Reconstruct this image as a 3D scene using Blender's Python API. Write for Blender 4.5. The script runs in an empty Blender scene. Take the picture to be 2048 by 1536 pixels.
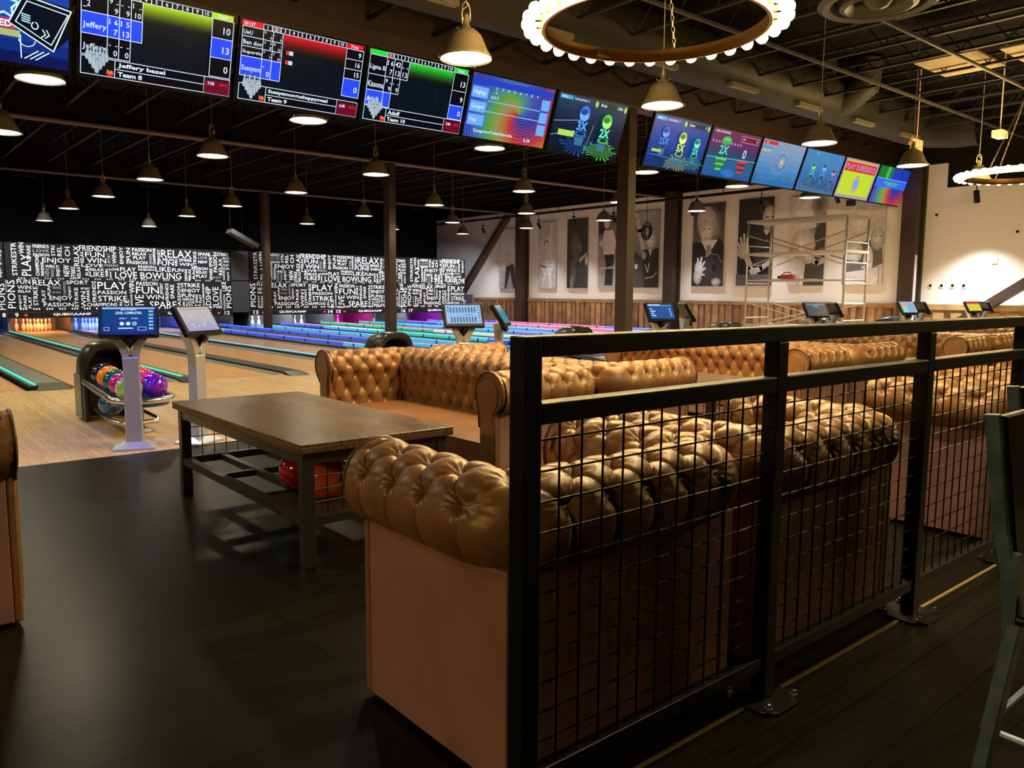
import bpy, math, random
import numpy as np
from mathutils import Matrix, Vector, Euler
SC = bpy.context.scene
COL = SC.collection
PI = math.pi
random.seed(4)

# ------------------------------------------------------------------ camera, world, exposure
cam = bpy.data.cameras.new('camera'); camo = bpy.data.objects.new('camera', cam); COL.objects.link(camo)
cam.sensor_width = 36; cam.lens = 36 * 1587 / 2048; cam.clip_end = 200; cam.clip_start = .05
Rw = ((0.76714, 0.06872, 0.63779), (-0.64145, 0.09214, 0.76161), (0.00643, 0.99337, -0.11477))
camo.matrix_world = Matrix(((Rw[0][0], Rw[0][1], -Rw[0][2], 0), (Rw[1][0], Rw[1][1], -Rw[1][2], 0),
                            (Rw[2][0], Rw[2][1], -Rw[2][2], 1.3), (0, 0, 0, 1)))
SC.camera = camo
W = bpy.data.worlds.new('world'); SC.world = W; W.use_nodes = True
W.node_tree.nodes['Background'].inputs[0].default_value = (.75, .8, 1, 1)
W.node_tree.nodes['Background'].inputs[1].default_value = .0
SC.view_settings.view_transform = 'Standard'; SC.view_settings.look = 'None'
SC.view_settings.gamma = 1; SC.view_settings.use_curve_mapping = False
SC.view_settings.exposure = 0.12
SC.cycles.max_bounces = 5; SC.cycles.diffuse_bounces = 3; SC.cycles.glossy_bounces = 3
SC.cycles.transmission_bounces = 2; SC.cycles.use_denoising = True
SC.cycles.sample_clamp_indirect = 3; SC.cycles.caustics_reflective = False; SC.cycles.caustics_refractive = False
LAMP_W = 165        # watts of one pendant
LAMP_C = (1, .87, .55)
BULB_E = 230

# ------------------------------------------------------------------ materials
MATS = {}
def mat(name, col, rough=.5, metal=0, emit=None, es=1, spec=.5, coat=0, noise=0, nscale=30, bump=0, bscale=60, sample=True, noshadow=False):
    if name in MATS: return MATS[name]
    m = bpy.data.materials.new(name); m.use_nodes = True; nt = m.node_tree; N = nt.nodes; L = nt.links
    b = N['Principled BSDF']
    b.inputs['Base Color'].default_value = (*col, 1); b.inputs['Roughness'].default_value = rough
    b.inputs['Metallic'].default_value = metal; b.inputs['Specular IOR Level'].default_value = spec
    if name.startswith('leather'): b.inputs['Specular Tint'].default_value = (1, .85, .6, 1)
    if coat: b.inputs['Coat Weight'].default_value = coat; b.inputs['Coat Roughness'].default_value = .12
    if emit:
        b.inputs['Emission Color'].default_value = (*emit, 1); b.inputs['Emission Strength'].default_value = es
        if not sample: m.cycles.emission_sampling = 'NONE'
    if noise or bump:
        tc = N.new('ShaderNodeTexCoord'); nz = N.new('ShaderNodeTexNoise'); nz.inputs['Scale'].default_value = nscale
        nz.inputs['Detail'].default_value = 4; L.new(tc.outputs['Object'], nz.inputs['Vector'])
        if noise:
            mx = N.new('ShaderNodeMix'); mx.data_type = 'RGBA'; mx.blend_type = 'MIX'
            mx.inputs[6].default_value = (*[c * (1 - noise) for c in col], 1); mx.inputs[7].default_value = (*[min(1, c * (1 + noise)) for c in col], 1)
            rp = N.new('ShaderNodeMapRange'); rp.inputs[1].default_value = .35; rp.inputs[2].default_value = .65
            L.new(nz.outputs['Fac'], rp.inputs[0]); L.new(rp.outputs[0], mx.inputs[0]); L.new(mx.outputs[2], b.inputs['Base Color'])
        if bump:
            n2 = N.new('ShaderNodeTexNoise'); n2.inputs['Scale'].default_value = bscale; n2.inputs['Detail'].default_value = 3
            L.new(tc.outputs['Object'], n2.inputs['Vector'])
            bp = N.new('ShaderNodeBump'); bp.inputs['Strength'].default_value = bump; bp.inputs['Distance'].default_value = .003
            L.new(n2.outputs['Fac'], bp.inputs['Height']); L.new(bp.outputs[0], b.inputs['Normal'])
    MATS[name] = m
    return m

def em(col, s=1.0):
    """plain emitting colour used on screens"""
    key = 'glow_%.3f_%.3f_%.3f_%.2f' % (*col, s)
    return mat(key, (0, 0, 0), rough=.3, emit=col, es=s, spec=.12)

def plank(name, c1, c2, mortar, bw, rh, rot=0, rough=.4, rvar=.1, grain=.35, scale=1, msize=.004, coat=0, bump=.12, spec=.5):
    """boards: brick layout with long grain; rot 0 = boards run along X"""
    m = bpy.data.materials.new(name); m.use_nodes = True; nt = m.node_tree; N = nt.nodes; L = nt.links
    b = N['Principled BSDF']; b.inputs['Specular IOR Level'].default_value = spec; tc = N.new('ShaderNodeTexCoord'); mp = N.new('ShaderNodeMapping')
    mp.inputs['Rotation'].default_value = (0, 0, rot); L.new(tc.outputs['Object'], mp.inputs['Vector'])
    br = N.new('ShaderNodeTexBrick'); br.inputs['Scale'].default_value = scale
    br.inputs['Color1'].default_value = (*c1, 1); br.inputs['Color2'].default_value = (*c2, 1); br.inputs['Mortar'].default_value = (*mortar, 1)
    br.inputs['Brick Width'].default_value = bw; br.inputs['Row Height'].default_value = rh; br.inputs['Mortar Size'].default_value = msize
    br.inputs['Mortar Smooth'].default_value = .3; br.offset = .37
    L.new(mp.outputs[0], br.inputs['Vector'])
    st = N.new('ShaderNodeMapping'); st.inputs['Scale'].default_value = (2.2, 38, 20); L.new(mp.outputs[0], st.inputs['Vector'])
    nz = N.new('ShaderNodeTexNoise'); nz.inputs['Scale'].default_value = 1.6; nz.inputs['Detail'].default_value = 6; L.new(st.outputs[0], nz.inputs['Vector'])
    mr = N.new('ShaderNodeMapRange'); mr.inputs[1].default_value = .3; mr.inputs[2].default_value = .7
    mr.inputs[3].default_value = 1 - grain; mr.inputs[4].default_value = 1 + grain * .6; L.new(nz.outputs['Fac'], mr.inputs[0])
    mx = N.new('ShaderNodeMix'); mx.data_type = 'RGBA'; mx.blend_type = 'MULTIPLY'; mx.inputs[0].default_value = 1
    L.new(br.outputs['Color'], mx.inputs[6]); L.new(mr.outputs[0], mx.inputs[7]); L.new(mx.outputs[2], b.inputs['Base Color'])
    n3 = N.new('ShaderNodeTexNoise'); n3.inputs['Scale'].default_value = 1.1; n3.inputs['Detail'].default_value = 5; L.new(tc.outputs['Object'], n3.inputs['Vector'])
    rr = N.new('ShaderNodeMapRange'); rr.inputs[1].default_value = .3; rr.inputs[2].default_value = .7
    rr.inputs[3].default_value = rough - rvar; rr.inputs[4].default_value = rough + rvar
    L.new(n3.outputs['Fac'], rr.inputs[0]); L.new(rr.outputs[0], b.inputs['Roughness'])
    if bump:
        bp = N.new('ShaderNodeBump'); bp.inputs['Strength'].default_value = bump; bp.inputs['Distance'].default_value = .002
        L.new(nz.outputs['Fac'], bp.inputs['Height']); L.new(bp.outputs[0], b.inputs['Normal'])
    if coat: b.inputs['Coat Weight'].default_value = coat; b.inputs['Coat Roughness'].default_value = .08
    MATS[name] = m
    return m

LEATHER = mat('leather_brown', (.25, .122, .052), .36, noise=.16, nscale=9, bump=.25, bscale=260, spec=.7)
LEATHER_SEAT = mat('leather_seat', (.21, .085, .030), .45, noise=.12, nscale=7, bump=.3, bscale=240)
VINYL = mat('vinyl_side', (.33, .165, .13), .6, noise=.12, nscale=5, bump=.2, bscale=200)
PIPING = mat('piping', (.13, .055, .03), .4)
BLACK = mat('black_steel', (.003, .0037, .0045), .4, spec=.28, bump=.08, bscale=300)
BLACKP = mat('black_plastic', (.006, .006, .007), .35, spec=.15)
CHROME = mat('bright_steel', (.7, .7, .68), .22, metal=1)
ALU = mat('aluminium', (.50, .53, .57), .38, metal=.6)
ALUD = mat('alu_dull', (.36, .34, .29), .45, metal=.6)
TSTEEL = mat('table_steel', (.05, .053, .045), .35, metal=.6)
DARK = mat('ceiling_black', (.0045, .0042, .0035), .85, spec=.08)
DARK2 = mat('steel_painted_dark', (.007, .006, .005), .6, spec=.1)
BROWN = mat('steel_brown', (.035, .019, .013), .5, noise=.15, nscale=3)
WHITEW = mat('wall_white', (.78, .76, .72), .75)
TRIMW = mat('poster_white', (.74, .73, .72), .55)
SHADE = mat('lamp_shade', (.3, .25, .17), .42, metal=.55)
LAMPG = mat('lamp_glass', (1, 1, 1), .3, emit=(1, .95, .82), es=9, sample=False)
BULBM = mat('bulb_glow', (1, .9, .7), .3, emit=(1, .66, .25), es=BULB_E)
FLOORM = plank('dark_vinyl_plank', (.0105, .010, .0066), (.007, .0068, .0048), (.0035, .0035, .0026), 1.25, .19, 0, rough=.31, rvar=.02, grain=.45, spec=.065)
MAPLE = plank('maple_approach', (.74, .50, .26), (.62, .41, .20), (.42, .27, .13), 1.6, .055, PI / 2, rough=.24, rvar=.01, grain=.22, msize=.0015, bump=0)
MAPLEL = plank('maple_lane', (.78, .44, .165), (.66, .36, .13), (.38, .20, .08), 2.4, .027, PI / 2, rough=.2, rvar=.005, grain=.2, msize=.001, bump=0, spec=.3)
TABLEW = plank('table_wood', (.17, .105, .045), (.10, .060, .026), (.03, .018, .01), 1.3, .11, PI / 2, rough=.27, rvar=.015, grain=.6, msize=.002, bump=.12)
TABLEE = plank('table_edge', (.11, .055, .025), (.07, .034, .016), (.03, .018, .01), 1.6, .5, PI / 2, rough=.5, grain=.7, bump=.6)
WAINS = mat('wainscot_wood', (.21, .115, .05), .6, noise=.4, nscale=2.5)
WAINSR = mat('wainscot_wood_pale', (.30, .20, .09), .6, noise=.3, nscale=2.5)

# ------------------------------------------------------------------ mesh builder
class MB:
    def __init__(s): s.v = []; s.f = []; s.m = []; s.mi = 0; s.T = None
    def add(s, vs, fs, mi=None):
        o = len(s.v)
        if s.T is not None: vs = [tuple(s.T @ Vector(p)) for p in vs]
        s.v.extend([tuple(p) for p in vs]); s.f.extend([tuple(o + i for i in f) for f in fs]); s.m.extend([s.mi if mi is None else mi] * len(fs))
        return s
    def box(s, x0, x1, y0, y1, z0, z1, mi=None):
        return s.add([(x, y, z) for x in (x0, x1) for y in (y0, y1) for z in (z0, z1)],
                     [(0, 1, 3, 2), (4, 6, 7, 5), (0, 4, 5, 1), (2, 3, 7, 6), (0, 2, 6, 4), (1, 5, 7, 3)], mi)
    def cbox(s, c, d, mi=None):
        return s.box(c[0] - d[0] / 2, c[0] + d[0] / 2, c[1] - d[1] / 2, c[1] + d[1] / 2, c[2] - d[2] / 2, c[2] + d[2] / 2, mi)
    def tube(s, pts, r, n=8, closed=False, mi=None, cap=True, rect=None):
        P = [Vector(p) for p in pts]; N = len(P); vs = []; up0 = None
        for i in range(N):
            if closed: t = (P[(i + 1) % N] - P[i - 1])
            else: t = P[min(i + 1, N - 1)] - P[max(i - 1, 0)]
            t.normalize()
            if up0 is None:
                up0 = Vector((0, 0, 1)) if abs(t.z) < .9 else Vector((0, 1, 0))
            a = t.cross(up0); 
            if a.length < 1e-5: a = t.cross(Vector((1, 0, 0)))
            a.normalize(); b = a.cross(t); b.normalize(); up0 = b
            rr = r[i] if isinstance(r, (list, tuple)) else r
            if rect:
                for (u, w) in ((-1, -1), (1, -1), (1, 1), (-1, 1)): vs.append(P[i] + a * u * rect[0] / 2 + b * w * rect[1] / 2)
            else:
                for k in range(n): vs.append(P[i] + a * rr * math.cos(2 * PI * k / n) + b * rr * math.sin(2 * PI * k / n))
        if rect: n = 4
        fs = []
        for i in range(N if closed else N - 1):
            j = (i + 1) % N
            for k in range(n): fs.append((i * n + k, i * n + (k + 1) % n, j * n + (k + 1) % n, j * n + k))
        if cap and not closed: fs.append(tuple(range(n))[::-1]); fs.append(tuple((N - 1) * n + k for k in range(n)))
        return s.add(vs, fs, mi)
    def lathe(s, prof, c=(0, 0, 0), n=24, mi=None, axis='z', cap=False):
        vs = []
        for (r, z) in prof:
            for k in range(n):
                a = 2 * PI * k / n
                q = (r * math.cos(a), r * math.sin(a), z)
                if axis == 'y': q = (q[0], q[2], q[1])
                if axis == 'x': q = (q[2], q[0], q[1])
                vs.append((q[0] + c[0], q[1] + c[1], q[2] + c[2]))
        fs = [(i * n + k, i * n + (k + 1) % n, (i + 1) * n + (k + 1) % n, (i + 1) * n + k) for i in range(len(prof) - 1) for k in range(n)]
        if cap and prof[0][0] > 1e-4: fs.append(tuple(range(n))[::-1])
        if cap and prof[-1][0] > 1e-4: fs.append(tuple((len(prof) - 1) * n + k for k in range(n)))
        return s.add(vs, fs, mi)
    def prism(s, poly, h0, h1, plane='xz', mi=None):
        def q(p, h): return {'xz': (p[0], h, p[1]), 'xy': (p[0], p[1], h), 'yz': (h, p[0], p[1])}[plane]
        n = len(poly); vs = [q(p, h0) for p in poly] + [q(p, h1) for p in poly]
        fs = [tuple(range(n)), tuple(range(2 * n - 1, n - 1, -1))] + [(i, i + n, (i + 1) % n + n, (i + 1) % n) for i in range(n)]
        return s.add(vs, fs, mi)
    def sphere(s, c, r, n=20, m=12, mi=None):
        prof = [(r * math.sin(PI * i / m), -r * math.cos(PI * i / m)) for i in range(m + 1)]
        prof[0] = (0.00001, -r); prof[-1] = (0.00001, r)
        return s.lathe(prof, c, n, mi)
    def build(s, name, mats, parent=None, smooth=False, bevel=0, loc=None, rot=None, auto=None):
        me = bpy.data.meshes.new(name); me.from_pydata(s.v, [], s.f)
        for m in (mats if isinstance(mats, (list, tuple)) else [mats]): me.materials.append(m)
        if len(me.materials) > 1: me.polygons.foreach_set('material_index', s.m)
        if smooth: me.polygons.foreach_set('use_smooth', [True] * len(s.f))
        me.update()
        import bmesh
        bm = bmesh.new(); bm.from_mesh(me); bmesh.ops.recalc_face_normals(bm, faces=bm.faces[:]); bm.to_mesh(me); bm.free()
        if smooth and auto: me.set_sharp_from_angle(angle=math.radians(auto))
        o = bpy.data.objects.new(name, me); COL.objects.link(o)
        if parent is not None: o.parent = parent
        if loc: o.location = loc
        if rot: o.rotation_euler = rot
        if bevel:
            b = o.modifiers.new('bevel', 'BEVEL'); b.width = bevel; b.segments = 2; b.limit_method = 'ANGLE'
        return o

def tag(o, label=None, cat=None, group=None, kind=None):
    if label: o['label'] = label
    if cat: o['category'] = cat
    if group: o['group'] = group
    if kind: o['kind'] = kind
    return o
def thing(name, loc, label, cat, group=None, rz=0):
    o = bpy.data.objects.new(name, None); COL.objects.link(o); o.location = loc; o.rotation_euler = (0, 0, rz); o.empty_display_size = .1
    return tag(o, label, cat, group)
def kids(o): return [c for c in bpy.data.objects if c.parent == o]
def copy_tree(o, parent=None):
    c = o.copy(); COL.objects.link(c)
    if parent is not None: c.parent = parent
    for ch in kids(o): copy_tree(ch, c)
    return c
def dup(o, loc, rz, label, group=None):
    c = copy_tree(o); c.location = loc; c.rotation_euler = (0, 0, rz); c['label'] = label
    if group: c['group'] = group
    return c
def light(name, kind, loc, power, col, parent=None, rot=(0, 0, 0), **kw):
    l = bpy.data.lights.new(name, kind); l.energy = power; l.color = col
    for k, v in kw.items(): setattr(l, k, v)
    o = bpy.data.objects.new(name, l); COL.objects.link(o); o.location = loc; o.rotation_euler = rot
    if parent is not None: o.parent = parent
    return o
ORD = ['first', 'second', 'third', 'fourth', 'fifth', 'sixth', 'seventh', 'eighth', 'ninth', 'tenth', 'eleventh', 'twelfth']

# ------------------------------------------------------------------ lettering
TXT = {}
def text_geo(t, bold=0.0):
    k = (t, bold)
    if k in TXT: return TXT[k]
    cu = bpy.data.curves.new('t', 'FONT'); cu.body = t; cu.resolution_u = 2; cu.offset = bold
    ob = bpy.data.objects.new('t', cu)
    COL.objects.link(ob); bpy.context.view_layer.update()
    me = bpy.data.meshes.new_from_object(ob.evaluated_get(bpy.context.evaluated_depsgraph_get()))
    vs = np.array([v.co[:2] for v in me.vertices]) if len(me.vertices) else np.zeros((1, 2)); fs = [tuple(p.vertices) for p in me.polygons]
    bpy.data.objects.remove(ob); bpy.data.curves.remove(cu); bpy.data.meshes.remove(me)
    mn, mx = vs.min(0), vs.max(0)
    TXT[k] = (vs - mn, mx - mn, fs)
    return TXT[k]

class Canvas:
    """flat artwork in a local plane: x right, y up on the sheet -> (x, -depth, z)"""
    def __init__(s, eps=.0005): s.mb = MB(); s.mats = []; s.lay = 0; s.eps = eps
    def mi(s, m):
        if m not in s.mats: s.mats.append(m)
        return s.mats.index(m)
    def poly(s, pts, m):
        s.lay += 1; s.mb.add([(p[0], -s.lay * s.eps, p[1]) for p in pts], [tuple(range(len(pts)))], s.mi(m)); return s
    def rect(s, x, y, w, h, m): return s.poly([(x, y), (x + w, y), (x + w, y + h), (x, y + h)], m)
    def grad(s, x, y, w, h, cols, st=1.0, n=8):
        """stacked bands, first colour at the bottom"""
        for i in range(n):
            t = i / (n - 1) * (len(cols) - 1); a = int(min(t, len(cols) - 2)); f = t - a
            c = tuple(cols[a][k] * (1 - f) + cols[a + 1][k] * f for k in range(3))
            s.rect(x, y + h * i / n, w, h / n * 1.01, em(c, st)); s.lay -= 1
        s.lay += 1
    def line(s, pts, w, m, closed=False):
        n = len(pts)
        s.lay += 1
        for i in range(n if closed else n - 1):
            a = Vector(pts[i]); b = Vector(pts[(i + 1) % n]); d = (b - a)
            if d.length < 1e-6: continue
            d.normalize(); q = Vector((-d.y, d.x)) * w / 2; a = a - d * w * .3; b = b + d * w * .3
            s.mb.add([(p[0], -s.lay * s.eps, p[1]) for p in (a - q, b - q, b + q, a + q)], [(0, 1, 2, 3)], s.mi(m))
        return s
    def frame(s, x, y, w, h, t, m): return s.line([(x, y), (x + w, y), (x + w, y + h), (x, y + h)], t, m, True)
    def ell(s, cx, cy, rx, ry, m, n=28, a0=0, a1=2 * PI, rot=0):
        pts = []
        for i in range(n):
            a = a0 + (a1 - a0) * i / (n if abs(a1 - a0 - 2 * PI) < 1e-6 else n - 1)
            x, y = rx * math.cos(a), ry * math.sin(a)
            pts.append((cx + x * math.cos(rot) - y * math.sin(rot), cy + x * math.sin(rot) + y * math.cos(rot)))
        return s.poly(pts, m)
    def ring(s, cx, cy, rx, ry, w, m, n=32, a0=0, a1=2 * PI):
        full = abs(a1 - a0 - 2 * PI) < 1e-6
        return s.line([(cx + rx * math.cos(a0 + (a1 - a0) * i / (n if full else n - 1)), cy + ry * math.sin(a0 + (a1 - a0) * i / (n if full else n - 1))) for i in range(n)], w, m, full)
    def text(s, t, x, y, h, m, w=None, rot=0, align='l', bold=0.0, box=False):
        """h = letter height; w squeezes or stretches; rot 90 = reads upwards"""
        vs, sz, fs = text_geo(t, bold)
        if sz[1] < 1e-6: return s
        ky = h / sz[1]; kx = ky if w is None else w / sz[0]
        if not box and w is None: kx = ky = h / .72 if sz[1] < .5 else h / sz[1]
        q = vs * np.array([kx, ky]); ww = sz[0] * kx
        if align == 'r': q[:, 0] -= ww
        if align == 'c': q[:, 0] -= ww / 2
        if rot == 90: q = np.stack([-q[:, 1] + h, q[:, 0]], 1)
        s.lay += 1
        s.mb.add([(p[0] + x, -s.lay * s.eps, p[1] + y) for p in q], fs, s.mi(m))
        return s
    def build(s, name, parent=None, loc=None, rot=None): return s.mb.build(name, s.mats, parent, loc=loc, rot=rot)

# ------------------------------------------------------------------ dimensions of the place
FL_Y = 6.72          # vinyl meets maple
FOUL = 11.75         # lanes begin
MASK_Y = 27.4
PIN_Y = 28.5
WX = 21.2            # right wall
BOUND = {6: .34, 7: 2.0, 8: 3.67, 9: 5.33, 10: 6.99, 11: 8.65, 12: 10.3}
BOUND2 = {12: 10.93, 13: 12.57, 14: 14.2, 15: 15.88, 16: 17.45, 17: 19.15, 18: 20.8}
def lane_c(n): return (BOUND[n - 1] + BOUND[n]) / 2 if n <= 12 else (BOUND2[n - 1] + BOUND2[n]) / 2

# ------------------------------------------------------------------ room shell
def struct(o): o['kind'] = 'structure'; return o
struct(MB().box(-14, WX + .2, -4, FL_Y, -.12, 0).build('floor', FLOORM))
struct(MB().box(-14, WX + .2, FL_Y, FOUL, -.12, 0).build('floor', MAPLE))
struct(MB().box(-14, WX + .2, FOUL, 31, -.2, -.09).build('floor', DARK))
struct(MB().box(-14.2, WX + .4, -4.2, 31.2, 5.6, 5.8).build('ceiling', DARK))
struct(MB().box(-14.2, WX + .4, 30.8, 31, -.1, 5.6).build('wall_back', DARK))
struct(MB().box(-14.2, -14, -4, 31, -.1, 5.6).build('wall_left', DARK))
struct(MB().box(-14.2, WX + .4, -4.2, -4, -.1, 5.6).build('wall_front', DARK))
w = MB().box(WX, WX + .25, -4, 31, -.1, 5.6, 0)
wr = struct(w.build('wall_right', WHITEW))
struct(MB().box(WX - .06, WX, -4, 8.5, 3.95, 5.6).box(WX - .06, WX, 8.5, 31, 4.55, 5.6).build('trim_1', DARK2))
# brass strip where two floor coverings meet under the railing
struct(MB().box(-.4, WX, 1.338, 1.352, 0, .004).build('trim_2', mat('brass_strip', (.42, .34, .16), .4, metal=.5)))
# wainscot of upright boards along the right wall
wb = MB(); y = 8.95
wb.box(WX - .03, WX, 8.9, 30.8, 0, 1.0, 0); wb.box(WX - .075, WX - .03, 8.9, 30.8, .96, 1.07, 1); wb.box(WX - .05, WX - .03, 8.9, 30.8, 0, .1, 1)
y = 9.0
while y < 30.7:
    wdt = random.choice((.13, .17, .2)); wb.box(WX - .062, WX - .03, y, y + wdt, .1, .96, random.choice((0, 1, 2))); y += wdt + .09
struct(wb.build('trim_5', [WAINS, mat('wainscot_rail', (.27, .15, .065), .55, noise=.3, nscale=3), mat('wainscot_warm', (.33, .19, .085), .6, noise=.3, nscale=3)]))
wb = MB(); wb.box(WX - .03, WX, -3.9, 8.9, 0, 1.0, 0); wb.box(WX - .08, WX - .03, -3.9, 8.9, .93, 1.07, 1)
y = -3.8
while y < 8.7:
    wb.box(WX - .06, WX - .03, y, y + .26, .1, .87, 1); y += .42
struct(wb.build('trim_6', [WAINS, WAINSR]))

# ------------------------------------------------------------------ ceiling steel
cols_xy = [(10.62, 9.6), (10.62, 17.5), (10.62, 25.2)]
for i, (x, y) in enumerate(cols_xy):
    t = thing('steel_column', (x, y, 0), ['dark brown square steel column standing between the two halves of the screen row',
              'dark brown steel column on the lanes behind the leather sofa arm', 'farthest dark brown steel column, in front of the word-covered masking boards'][i], 'column')
    MB().box(-.1, .1, -.13, .13, 0, 4.45).build('shaft', BROWN, t, bevel=.008)
    MB().box(-.2, .2, -.2, .2, 0, .02).build('base_plate', DARK2, t)
for i, yb in enumerate((9.6, 17.5, 25.2)):
    t = thing('steel_girder', (0, yb, 0), ['brown steel girder running directly above the row of lit screens', 'dark girder with a pale lower flange crossing above the lanes, nearer of two',
              'dark girder crossing above the lanes near the masking boards, farther of two'][i], 'girder')
    MB().box(-14, WX, -.02, .02, 4.5, 5.15).build('web', BROWN if i == 0 else DARK2, t)
    MB().box(-14, WX, -.13, .13, 4.46, 4.495).build('lower_flange', mat('flange_paint', (.12, .10, .085), .6, spec=.2), t)
    MB().box(-14, WX, -.13, .13, 5.15, 5.18).build('upper_flange', DARK2, t)
jb = {}
def joist(x, y0, y1, webs=True):
    key = (round(y1 - y0, 2), webs)
    if key not in jb:
        m = MB(); Lh = y1 - y0
        m.box(-.03, .03, 0, Lh, 0, .035).box(-.03, .03, 0, Lh, .42, .46)
        n = int(Lh / .6)
        for i in range(n):
            a = Lh * i / n; b = Lh * (i + .5) / n; c = Lh * (i + 1) / n
            m.tube([(0, a, .03), (0, b, .43)], .009, 4).tube([(0, b, .43), (0, c, .03)], .009, 4)
        o = m.build('roof_joist', mat('joist_paint', (.009, .0085, .007), .6, spec=.15)); jb[key] = o
    else: o = jb[key].copy(); COL.objects.link(o)
    o.location = (x, y0, 4.82 if y0 < 9 else 5.1 - .02)
    if y0 >= 9: o.location.z = 4.72
    return o
NJ = 21
for i in range(NJ):
    x = .35 + 1.03 * i
    if x > 20.9: break
    o = joist(x, 1.2, 9.55); tag(o, 'thin dark roof joist, one of many over the sofas', 'joist', 'roof joists over the seating')
    o = joist(x, 9.65, 17.45); tag(o, 'thin dark roof joist, one of many over the near half of the lanes', 'joist', 'roof joists over the near lanes')
    o = joist(x, 17.55, 25.15); tag(o, 'thin dark roof joist, one of many over the far half of the lanes', 'joist', 'roof joists over the far lanes')
for y in (3.3, 5.1, 6.6):
    tag(MB().box(-1, 21, -.02, .02, 4.76, 4.80).build('joist_bridging', mat('bridging', (.03, .028, .02), .6), loc=(0, y, 0)),
        {3.3: 'slim bridging bar crossing under the roof joists, nearest to the top edge', 5.1: 'slim bridging bar crossing under the roof joists, middle one of three', 6.6: 'slim bridging bar crossing under the roof joists, just in front of the round duct'}[y], 'bar')
# round duct with slot diffusers
t = thing('air_duct', (0, 8.1, 4.98), 'large dark round air duct running above and in front of the screens', 'duct')
MB().tube([(-3, 0, 0), (18.2, 0, 0), (18.8, -.15, 0), (19.2, -.5, 0), (19.25, -.95, 0)], .42, 24).build('duct_tube', mat('duct_paint', (.018, .0165, .012), .55, spec=.2), t, smooth=True, auto=40)
MB().tube([(14.2, 0, .0), (14.2, 0, .6)], .3, 20).tube([(14.6, .0, -.1), (14.6, -.35, -.1), (14.6, -.7, .1), (14.6, -.75, .58)], .24, 18).build('duct_branch', mat('duct_dark', (.018, .018, .015), .7), t, smooth=True, auto=40)
for x in (5.3, 7.15, 9.3, 11.4, 13.4, 15.4, 17.4):
    MB().box(x - .38, x + .38, -.33, -.23, -.40, -.33).build('diffuser', mat('diffuser_paint', (.14, .12, .07), .5), t)
# round ceiling air outlet
t = thing('ceiling_diffuser', (9.3, 4.62, 4.6), 'round dark ringed ceiling air diffuser near the top edge', 'diffuser')
MB().lathe([(.62, .1), (.66, .02), (.6, -.02), (.52, .0), (.50, .12), (.3, .2)], n=40).build('outer_ring', mat('diff_ring', (.05, .048, .032), .5), t, smooth=True, auto=40)
MB().lathe([(.40, .04), (.42, -.02), (.36, -.04), (.28, .02), (.26, .1)], n=36).build('inner_ring', mat('diff_ring', (.05, .048, .032), .5), t, smooth=True, auto=40)
MB().lathe([(.001, -.06), (.1, -.03), (.17, .05), (.1, .1)], n=24).build('centre_cone', mat('diff_ring', (.05, .048, .032), .5), t, smooth=True, auto=40)
MB().lathe([(.3, .2), (.3, .9)], n=24).build('neck', DARK2, t, smooth=True)
for (x0, x1, y0, y1, lab) in ((13.1, 14.3, 5.0, 5.9, 'tan ceiling panel hung between joists, left one of two'), (13.3, 14.6, 4.2, 4.75, 'tan ceiling panel hung between joists, right one of two')):
    tag(MB().box(x0, x1, y0, y1, 4.9, 4.93).build('ceiling_panel', mat('tan_panel', (.20, .16, .075), .7)), lab, 'panel')
tag(MB().cbox((15.7, 5.5, 4.1), (.3, .16, .12)).tube([(15.7, 5.5, 4.1), (15.7, 5.5, 5.6)], .01, 6).build('sensor_box', mat('offwhite', (.6, .55, .4), .5)), 'small off-white box hanging from the ceiling above the last front pendant', 'box')
tag(MB().cbox((15.55, 6.85, 4.08), (.42, .05, .2)).cbox((15.3, 6.85, 4.08), (.1, .03, .05)).tube([(15.55, 6.85, 4.1), (15.55, 6.85, 5.6)], .01, 6).build('exit_sign', mat('pinkish', (.5, .25, .2), .5, emit=(.5, .16, .1), es=.25)), 'small dim reddish sign seen edge-on above a front pendant', 'sign')

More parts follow.
